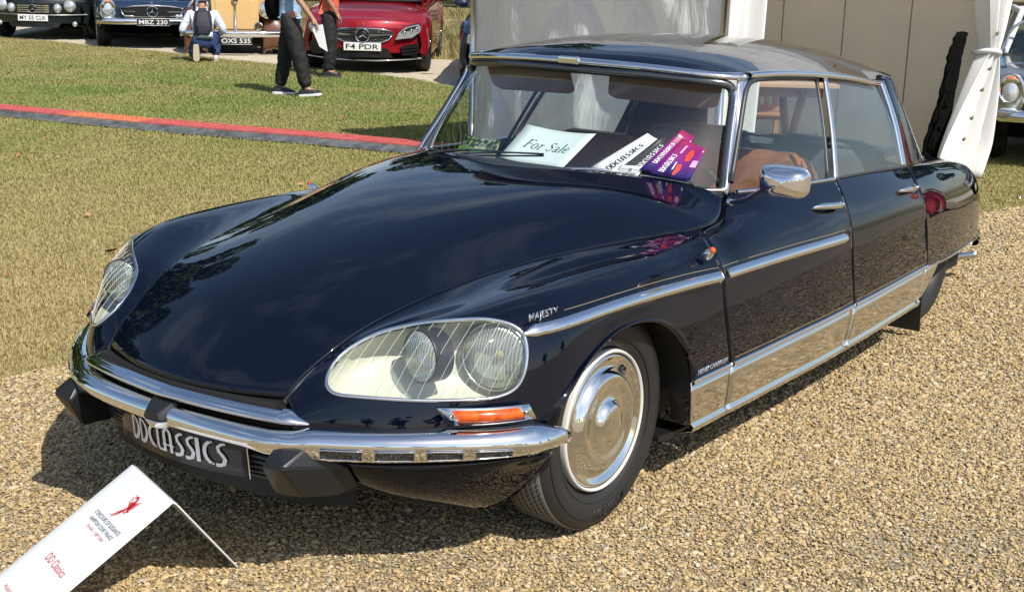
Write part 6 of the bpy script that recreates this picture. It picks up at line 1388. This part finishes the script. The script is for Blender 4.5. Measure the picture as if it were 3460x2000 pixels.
def person(label,loc,hd,J,shirt,trouser,shoe,sole,k=1.0,sleeve='short',hair='short'):
    root=thing('person',label,'person',None,(*loc,0),R_(hd)); root.scale=(k,k,k)
    E=[('pelvis','waist'),('waist','chest'),('chest','neck0'),('neck0','neck1'),('neck1','head'),('head','crown')]
    for s in 'lr':
        E+=[('chest',s+'shoulder'),(s+'shoulder',s+'elbow'),(s+'elbow',s+'wrist'),('pelvis',s+'hip'),(s+'hip',s+'knee'),(s+'knee',s+'ankle'),(s+'ankle',s+'toe')]
    B={n:v for n,v in J.items() if isinstance(v,tuple) and len(v)==4}
    for s,sd_ in (('l',1),('r',-1)):
        d=np.array(B[s+'wrist'][:3])-np.array(B[s+'elbow'][:3]); hand(B,E,s,B[s+'wrist'][:3],d,sd_)
    for n_ in ('pelvis','waist','chest'): B[n_]=(*B[n_][:3],sum(B[n_][3])/2*.92)
    body=skinned('body',B,E,skinm,root,'pelvis',2)
    h=np.array(J['head'][:3]); f=np.array(J['face'][:3]) if 'face' in J else np.array([1.,0,0])
    # clothing follows the body
    T={n:(*J[n][:3],J[n][3]*1.0+.018 if not isinstance(J[n][3],tuple) else sum(J[n][3])/2*1.0+.022) for n in ('pelvis','waist','chest','lshoulder','rshoulder')}
    Et=[('pelvis','waist'),('waist','chest'),('chest','lshoulder'),('chest','rshoulder')]
    (T.update(hem=(*(np.array(J['pelvis'][:3])*1.22-np.array(J['waist'][:3])*.22),.165)),Et.append(('hem','pelvis'))) if J['pelvis'][2]>.6 else None; T['pelvis']=(*J['pelvis'][:3],.158)
    T['chest']=(*J['chest'][:3],sum(J['chest'][3])/2+.036); T['neck0']=(*J['neck0'][:3],.080); Et.append(('chest','neck0'))
    for s in 'lr':
        a=np.array(J[s+'shoulder'][:3]);b=np.array(J[s+'elbow'][:3]); w_=np.array(J[s+'wrist'][:3])
        if sleeve=='short': T[s+'cuff']=(*(a*.45+b*.55),.068); Et.append((s+'shoulder',s+'cuff'))
        else: T[s+'elbow']=(*b,.064); T[s+'cuff']=(*(w_*.93+b*.07),.048); Et+=[(s+'shoulder',s+'elbow'),(s+'elbow',s+'cuff')]
    skinned('shirt',T,Et,shirt,root,'waist',2)
    P={'pelvis':(*(np.array(J['pelvis'][:3])+[0,0,.01]),.150),'band':(*(np.array(J['pelvis'][:3])*.35+np.array(J['waist'][:3])*.65),.140)}; Ep=[('band','pelvis')]
    for s in 'lr':
        a,b,c_=[np.array(J[s+n][:3]) for n in ('hip','knee','ankle')]
        P[s+'hip']=(*a,.112);P[s+'thigh']=(*(a*.5+b*.5),.118);P[s+'knee']=(*b,.100);P[s+'calf']=(*(b*.55+c_*.45),.094);P[s+'hem']=(*(c_*1.0+b*.0+np.array([0,0,.0 if J.get('flat'+s,True) else 0])),.072)
        Ep+=[('pelvis',s+'hip'),(s+'hip',s+'thigh'),(s+'thigh',s+'knee'),(s+'knee',s+'calf'),(s+'calf',s+'hem')]
    tr=skinned('trousers',P,Ep,trouser,root,'pelvis',3)
    ctex=bpy.data.textures.new('cloth_folds','CLOUDS'); ctex.noise_scale=.055
    md=tr.modifiers.new('folds','DISPLACE'); md.texture=ctex; md.strength=.035; md.mid_level=.5
    for s in 'lr':
        a=np.array(J[s+'ankle'][:3]); t_=np.array(J[s+'toe'][:3]); d=t_-a; d/=np.linalg.norm(d); hd2=np.array([d[0],d[1],d[2]]); sv_=np.cross([0,0,1],hd2); sv_/=np.linalg.norm(sv_)+1e-9; u_=np.cross(hd2,sv_)
        if abs(hd2[2])>.85: sv_=np.array([0,1.,0]); u_=np.cross(hd2,sv_)
        if J.get('flat'+s,True):
            base=np.array([a[0],a[1],0]); fwd=np.array([d[0],d[1],0]); fwd/=np.linalg.norm(fwd); sv_=np.array([-fwd[1],fwd[0],0]); up_=np.array([0,0,1.])
            tilt=J.get('lift'+s,0); 
        else: base=a-u_*.05; fwd=hd2; up_=u_; tilt=0
        pts=[];so=[]
        for q,w_,h_ in ((-.09,.032,.075),(-.06,.042,.10),(.02,.045,.105),(.09,.050,.070),(.15,.048,.052),(.185,.028,.045)):
            for sg in (-1,1):
                lift_=tilt*max(0,q+.05)
                pts.append(base+fwd*q+sv_*sg*w_+up_*(.030+lift_)); pts.append(base+fwd*q+sv_*sg*w_*.72+up_*(h_+lift_)); so.append(base+fwd*q+sv_*sg*w_*1.06+up_*(.0+lift_)); so.append(base+fwd*q+sv_*sg*w_*1.06+up_*(.034+lift_))
        sh_=hull('shoe',pts,shoe,root,bev=.008); hull('sole',so,sole,sh_,bev=.004)
    # head details
    hr=skinned('hair',{'a':(*(h-f*.015+np.array([0,0,.045])),.088),'b':(*(h-f*.05+np.array([0,0,-.01])),.078)},[('a','b')],hairm,root,'a',2)
    sdv=np.cross(f,[0,0,1.]); sdv/=np.linalg.norm(sdv)+1e-9
    ball('nose',h+f*.098+np.array([0,0,-.015]),.016,skinm,body,(1,1,1.3),10)
    for sg in (-1,1):
        ball('ear',h+sdv*sg*.083+np.array([0,0,-.01]),.024,skinm,body,(.8,.5,1.2),10); ball('eye',h+f*.086+sdv*sg*.032+np.array([0,0,.012]),.011,white,body,seg=8)
    ball('mouth',h+f*.086+np.array([0,0,-.052]),.020,MAT('lips',(.35,.12,.09),.5),body,(.5,1.2,.35) if abs(f[0])>abs(f[1]) else (1.2,.5,.35),10)
    return root
navyc=MAT('navy_cloth',(.012,.016,.035),.8); blueT=MAT('denim_blue',(.018,.045,.13),.75); noise_col(blueT,(.014,.035,.11),(.026,.06,.16),12,5,.3,.7,bump=.3,bscale=25,dist=.01)
blackT=MAT('black_trouser',(.008,.008,.009),.75); paleb=MAT('pale_blue_cotton',(.30,.46,.66),.8); whiteS=MAT('white_cotton',(.60,.66,.74),.8); coral=MAT('coral_cotton',(.72,.15,.09),.8); solew=MAT('sole_white',(.72,.72,.70),.6); shoen=MAT('shoe_navy',(.015,.02,.03),.6); soleb=MAT('sole_gum',(.42,.35,.25),.7)
for m_ in (whiteS,paleb,coral): 
    N,Lk,b_=nodes(m_); t=N.new('ShaderNodeTexCoord'); n1=N.new('ShaderNodeTexNoise'); n1.inputs['Scale'].default_value=9; n1.inputs['Detail'].default_value=3; n1.inputs['Distortion'].default_value=1.5; Lk(t.outputs['Object'],n1.inputs['Vector']); bp=N.new('ShaderNodeBump'); bp.inputs['Strength'].default_value=.8; bp.inputs['Distance'].default_value=.04; Lk(n1.outputs['Fac'],bp.inputs['Height']); Lk(bp.outputs['Normal'],b_.inputs['Normal'])
# the walker: local +x is where he is heading (to the right of the picture)
JW={'pelvis':(0,0,.92,(.145,.105)),'waist':(.0,0,1.07,(.135,.095)),'chest':(.02,0,1.32,(.165,.11)),'neck0':(.03,0,1.49,.055),'neck1':(.045,0,1.55,.050),'head':(.065,0,1.64,.088),'crown':(.07,0,1.70,.075),
 'lshoulder':(.02,.20,1.42,.055),'lelbow':(-.03,.30,1.18,.042),'lwrist':(.15,.17,1.28,.028),'rshoulder':(.03,-.20,1.42,.055),'relbow':(.17,-.26,1.16,.042),'rwrist':(.34,-.24,.93,.028),
 'lhip':(-.02,.09,.86,.085),'lknee':(-.09,.11,.49,.058),'lankle':(-.17,.11,.095,.04),'ltoe':(-.04,.12,.03,.03),'rhip':(.03,-.09,.86,.085),'rknee':(.14,-.10,.48,.058),'rankle':(.22,-.10,.10,.04),'rtoe':(.36,-.10,.05,.03),'liftr':.12}
wk=person('person in pale blue T-shirt and black trousers walking across the lawn with black drawstring bag',(-8.02,-8.62),118,JW,paleb,blackT,shoen,solew,.98)
wk['label']='person in pale blue T-shirt and black trousers walking across the lawn'
def onp(root,p): return root.matrix_basis@Vector(p)
# carried paper and drawstring bag (own things)
q=onp(wk,(.42,-.245,.74)); ux_=Vector((math.cos(R_(118)),math.sin(R_(118)),0))
a_=[q+ux_*dx+Vector((0,0,dz)) for dx,dz in ((-.085,.09),(.045,.12),(.10,-.18),(.01,-.13))]
o=mesh('leaflet',[tuple(p+Vector((.002*s,-.002*s,0))) for s in (1,-1) for p in a_],[(0,1,2,3),(7,6,5,4),(0,4,5,1),(1,5,6,2),(2,6,7,3),(3,7,4,0)],lt,None,False); tag(o,'white leaflet held in the walking person\'s hand','leaflet')
bg_=lathe('drawstring_bag',[(.0,-.24),(.10,-.235),(.155,-.18),(.175,-.08),(.165,.04),(.12,.15),(.06,.23),(.02,.27),(.0,.27)],bagm,None,(0,0,0),(0,0,1),26)
bg_.scale=(.62,1,1); bg_.rotation_euler=(0,0,R_(150)); bg_.location=onp(wk,(-.22,.10,1.12)); tag(bg_,'black drawstring bag on the walking person\'s back','bag')
md=bg_.modifiers.new('f','DISPLACE'); tx=bpy.data.textures.new('bag_folds','CLOUDS'); tx.noise_scale=.12; md.texture=tx; md.strength=.05
for sg in (-1,1):
    L_=[(0,sg*.02,.26),(.10,sg*.10,.33),(.26,sg*.12,.26),(.36,sg*.10,.02),(.22,sg*.08,-.2)]
    st_=tube('cord',curve(L_,14),.006,bagm,bg_,n=5)
# coral shirted person standing behind
JC={'pelvis':(0,0,.90,(.15,.11)),'waist':(.0,0,1.05,(.15,.11)),'chest':(.02,0,1.30,(.17,.115)),'neck0':(.03,0,1.46,.055),'neck1':(.04,0,1.52,.05),'head':(.05,0,1.61,.086),'crown':(.05,0,1.67,.075),
 'lshoulder':(.02,.19,1.39,.055),'lelbow':(.0,.25,1.12,.042),'lwrist':(.10,.22,.90,.028),'rshoulder':(.02,-.19,1.39,.055),'relbow':(.0,-.25,1.12,.042),'rwrist':(.12,-.20,.92,.028),
 'lhip':(0,.095,.84,.085),'lknee':(.02,.12,.47,.06),'lankle':(-.02,.13,.09,.04),'ltoe':(.12,.16,.03,.03),'rhip':(0,-.095,.84,.085),'rknee':(.03,-.12,.47,.06),'rankle':(0,-.14,.09,.04),'rtoe':(.14,-.17,.03,.03)}
person('person in a coral T-shirt and black trousers standing beside the red saloon',(-10.16,-10.06),130,JC,coral,blackT,MAT('shoe_black',(.015,.015,.015),.6),MAT('sole_dark',(.05,.05,.05),.7),.93)
JR={k:v for k,v in JC.items()}
person('person in a red shirt and red trousers standing on the drive behind the saloon',(-8.0,1.7),200,JR,MAT('red_cotton',(.55,.03,.03),.8),MAT('red_trousers',(.50,.04,.04),.8),MAT('shoe_tan',(.2,.1,.05),.6),MAT('sole_black',(.03,.03,.03),.7),1.0)
# kneeling photographer, back to us; local +x away from the camera
JK={'pelvis':(.0,0,.36,(.155,.12)),'waist':(.06,0,.50,(.14,.10)),'chest':(.17,0,.70,(.17,.115)),'neck0':(.26,0,.83,.055),'neck1':(.31,0,.87,.05),'head':(.36,-.01,.90,.086),'crown':(.39,-.01,.94,.075),
 'lshoulder':(.17,.20,.76,.055),'lelbow':(.10,.33,.50,.045),'lwrist':(.32,.26,.42,.028),'rshoulder':(.17,-.20,.76,.055),'relbow':(.14,-.34,.50,.045),'rwrist':(.34,-.24,.42,.028),
 'lhip':(.02,.10,.33,.09),'lknee':(.40,.14,.10,.06),'lankle':(-.02,.12,.20,.04),'ltoe':(-.03,.12,.05,.03),'flatl':False,'rhip':(.04,-.10,.33,.09),'rknee':(.40,-.20,.42,.06),'rankle':(.26,-.20,.09,.04),'rtoe':(.40,-.21,.03,.03),'face':(.9,0,-.3)}
kn=person('person with rucksack kneeling on the grass edge photographing the cars',(-10.35,-12.80),231,JK,whiteS,blueT,MAT('shoe_canvas',(.55,.53,.50),.7),soleb,.92,'long')
bp_=hull('rucksack',[(x,y,z) for x,y,z in ((-.14,-.14,.42),(-.14,.14,.42),(.03,-.15,.40),(.03,.15,.40),(-.12,-.15,.62),(-.12,.15,.62),(.10,-.15,.72),(.10,.15,.72),(-.03,-.11,.84),(-.03,.11,.84),(.14,-.10,.86),(.14,.10,.86))],MAT('rucksack_navy',(.018,.018,.032),.7),None,bev=.045)
bp_.location=(-10.35,-12.80,0); bp_.scale=(.92,.92,.92); bp_.rotation_euler=(0,0,R_(231)); tag(bp_,'navy rucksack worn by the kneeling person','rucksack')
hull('front_pocket',[(-.165,-.10,.45),(-.165,.10,.45),(-.155,-.10,.60),(-.155,.10,.60),(-.10,-.11,.44),(-.10,.11,.62)],MAT('rucksack_pocket',(.014,.014,.026),.7),bp_,bev=.02)

# ================================================================ trees, fence, meadow
leafm=MAT('leaf_green',(.05,.085,.02),.55,spec=.3); N,Lk,b_=nodes(leafm); oi=N.new('ShaderNodeObjectInfo'); g_=N.new('ShaderNodeNewGeometry'); r=N.new('ShaderNodeValToRGB'); e=r.color_ramp.elements; e[0].color=(.030,.050,.012,1); e[1].color=(.12,.14,.035,1); q=e.new(.6); q.color=(.06,.095,.022,1)
n1=N.new('ShaderNodeTexNoise'); n1.inputs['Scale'].default_value=1.2; n1.inputs['Detail'].default_value=4; Lk(g_.outputs['Position'],n1.inputs['Vector']); Lk(n1.outputs['Fac'],r.inputs['Fac']); Lk(r.outputs['Color'],b_.inputs['Base Color'])
bark=MAT('bark',(.07,.05,.035),.9); noise_col(bark,(.04,.03,.022),(.10,.075,.05),3,6,.35,.65,bump=1,bscale=8,dist=.05)
def crown_mesh(R,H,n,seed):
    r=np.random.RandomState(seed); cl_=[(r.normal(0,.45)*R,r.normal(0,.45)*R,H*.62+r.normal(0,.22)*H) for _ in range(26)]; V=[];F=[]
    for i in range(n):
        c=cl_[r.randint(len(cl_))]; d=r.normal(0,1,3); d/=np.linalg.norm(d); rr=R*.36*r.uniform(.55,1)**.5; p=np.array(c)+d*[rr,rr,rr*.75]
        if p[2]<1.4: continue
        a=r.normal(0,1,3);a/=np.linalg.norm(a); b_2=np.cross(a,r.normal(0,1,3)); b_2/=np.linalg.norm(b_2); s=r.uniform(.10,.24); k=len(V); V+=[p-a*s-b_2*s*.5,p+a*s-b_2*s*.5,p+a*s+b_2*s*.5,p-a*s+b_2*s*.5]; F.append((k,k+1,k+2,k+3))
    return V,F
crs=[]
for sd_ in (1,2,3):
    V,F=crown_mesh(3.6,11,9000,sd_); crs.append((V,F))
def tree(x,y,k,i,label,cat='tree',group='trees beyond the meadow',lowtrunk=.35):
    t=thing('tree',label,cat,group,(x,y,0),i*1.7); t.scale=(k,k,k)
    if i<3:
        o=mesh('crown',*crs[i],leafm,t,False); tree.cr[i]=o.data
    else: o=bpy.data.objects.new('crown',tree.cr[i%3]); COL.objects.link(o); o.parent=t
    tk=tube('trunk',curve([(0,0,-.1),(.05,.02,1.5),(-.08,.1,3.5),(.1,0,6)],14),lowtrunk,bark,t,n=12,scale=np.array([1.5,1.1,1,.95,.9,.88,.85,.8,.75,.7,.6,.5,.4,.3]))
    r=np.random.RandomState(i)
    for b_2 in range(5):
        a=r.uniform(0,6.28); z=r.uniform(2.6,4.8); tube('limb',[(0,0,z),(math.cos(a)*.9,math.sin(a)*.9,z+.9),(math.cos(a)*2.0,math.sin(a)*2.0,z+2.4)],.11,bark,t,n=6,scale=[1,.7,.3])
    return t
tree.cr={}
# along the sight lines beyond the cars and all round the lawn (their crowns mirror in the paintwork)
spots=[(-29.4,-22.6,1.15),(-38,-30,1.2),(-33,-42,1.3),(-30,-54,1.2),(-44,-20,1.3),(-46,-8,1.2),(-26,-62,1.25),(-50,-40,1.4),(-75,-62,1.5),(-70,-50,1.4),(-18,-60,1.1),(-58,-4,1.5),(-60,-28,1.5),(-8,-62,1.2),(4,-58,1.3),(16,-56,1.25),(-44,-52,1.4),(-7,-31,1.5),(-13.5,-37,1.7),(0,-30,1.45),(7,-33,1.5)]
for i,(x,y,k) in enumerate(spots):
    tree(x,y,k,i,'thick trunked tree by the fence, right of the red saloon' if i==0 else 'broad leafy tree far beyond the meadow',group=None if i==0 else 'trees far beyond the meadow')
back=[(84,60,1.3),(66,94,1.2),(40,112,1.3),(6,110,1.2),(104,36,1.4),(108,2,1.3),(-30,106,1.3),(20,118,1.4),(95,-34,1.2),(76,78,1.3),(-60,90,1.3),(24,100,1.2)]
for i,(x,y,k) in enumerate(back): tree(x,y,k,i+3,'broad leafy tree behind the photographer',group='trees behind the photographer')
# post and rail fence beyond the path
woodf=MAT('weathered_fence',(.10,.085,.06),.9)
fe=thing('rail_fence','weathered dark post and rail fence beyond the sandy path','fence')
f0=np.array([-22.5,-36.]);f1=np.array([-31.5,6.]); n_=19
for i in range(n_):
    p=f0+(f1-f0)*i/(n_-1); box('post',(p[0],p[1],.5),(.10,.10,1.0),woodf,fe,rot=Matrix.Rotation(.2,3,'Z'))
    if i<n_-1:
        p2=f0+(f1-f0)*(i+1)/(n_-1)
        for z in (.30,.62,.92): tube('rail',[(p[0],p[1],z),(p2[0],p2[1],z)],.035,woodf,fe,n=4)
# rough meadow beyond the gravel road: tall dry grass tufts
dry=MAT('dry_meadow_grass',(.30,.24,.10),.9); N,Lk,b_=nodes(dry); g_=N.new('ShaderNodeNewGeometry'); n1=N.new('ShaderNodeTexNoise'); n1.inputs['Scale'].default_value=1.1; Lk(g_.outputs['Position'],n1.inputs['Vector']); r=N.new('ShaderNodeValToRGB'); e=r.color_ramp.elements; e[0].position=.35; e[0].color=(.16,.15,.05,1); e[1].position=.65; e[1].color=(.36,.29,.14,1); Lk(n1.outputs['Fac'],r.inputs['Fac']); Lk(r.outputs['Color'],b_.inputs['Base Color'])
def tuft(i):
    V=[];F=[]
    for k in range(22):
        a=rng.uniform(0,6.28); r_=abs(rng.normal(0,.10)); x,y=r_*math.cos(a),r_*math.sin(a); h=rng.uniform(.06,.22); w=.006; la=rng.uniform(0,6.28); dx,dy=math.cos(la)*h*.5,math.sin(la)*h*.5; px,py=-math.sin(la)*w,math.cos(la)*w; b=len(V)
        V+=[(x-px,y-py,0),(x+px,y+py,0),(x+dx,y+dy,h)]; F.append((b,b+1,b+2))
    return mesh('meadow_tuft',V,F,dry,None,False)
tf=[tuft(i) for i in range(3)]
P,z=sample(260000,-34,-13.6,-34,4,60); FFf=[(-10,8)]+[tuple(p) for p in FARF]+[(-10,-28)]
k=(~inside2(P[:,:2],road_poly))&(P[:,0]<-13.9)&~inside2(P[:,:2],[(-18,-38),(-23.0,-18.7),(-23.6,-18.2),(-27,-8),(-32,10),(-34,10),(-29,-8),(-25.4,-19.5),(-24.5,-19.9),(-20,-38)]); P=P[k][:14000]
rot=np.stack([np.zeros(len(P)),np.zeros(len(P)),rng.uniform(0,6.28,len(P))],1); s=rng.uniform(.6,1.5,len(P)); scatter('meadow_grass',P,rot,np.stack([s,s,s*.8],1),tf)
# fallen leaves
lfm=[MAT('dry_leaf_'+n,c,.7) for n,c in (('brown',(.30,.13,.05)),('pale',(.42,.24,.11)),('dark',(.12,.06,.03)))]
def leaf(i):
    pts=[(0,-.5),(.12,-.3),(.34,-.28),(.24,-.08),(.46,.10),(.22,.14),(.18,.36),(0,.55),(-.16,.34),(-.24,.16),(-.44,.06),(-.26,-.10),(-.32,-.30),(-.10,-.32)]
    V=[(0,0,.10)]+[(x,y,.16*abs(x)+.10*math.sin(3*y+i)) for x,y in pts]; F=[(0,j+1,(j+1)%len(pts)+1) for j in range(len(pts))]
    me=bpy.data.meshes.new('fallen_leaf'); me.from_pydata(V,[],F); me.materials.append(lfm[i]); return me
lm=[leaf(i) for i in range(3)]
P,z=sample(60000,-12,1.2,-20,2.0,0); px_,py_,_=project(P); r=np.random.RandomState(5); ong=~inside2(P[:,:2],drive_poly)&~inside2(P[:,:2],road_poly)
sel=[i for i in np.where(ong)[0] if r.uniform()<(z[i]/14.)**2*1.0][:130]
extra=[(-1.35,-3.25,.085,0),(-4.1,.0,.05,2),(-.2,-2.6,.05,1),(1.10,-.35,.03,0),(-4.9,1.55,.07,2),(-2.9,-3.6,.055,1),(-1.9,-4.2,.05,1)]
for j,i in enumerate(sel):
    o=bpy.data.objects.new('fallen_leaf',lm[j%3]); COL.objects.link(o); o.location=(P[i,0],P[i,1],.02); s=r.uniform(.035,.075); o.scale=(s,s*r.uniform(.5,1),s); o.rotation_euler=(r.normal(0,.3),r.normal(0,.3),r.uniform(0,6.28)); tag(o,('brown','pale','dark')[j%3]+' dry leaf fallen on the grass '+('between the cable ramps and the parked cars' if P[i,0]<-5.4-.2*(P[i,1]+6) else 'between the saloon and the cable ramps'),'leaf','fallen leaves scattered over the lawn')
for x,y,s,i in extra:
    o=bpy.data.objects.new('fallen_leaf',lm[i]); COL.objects.link(o); o.location=(x,y,.022); o.scale=(s*1.3,s,s); o.rotation_euler=(.2,.1,x*5); tag(o,'small dry leaf lying by the edge of the gravel drive','leaf','fallen leaves scattered over the lawn')
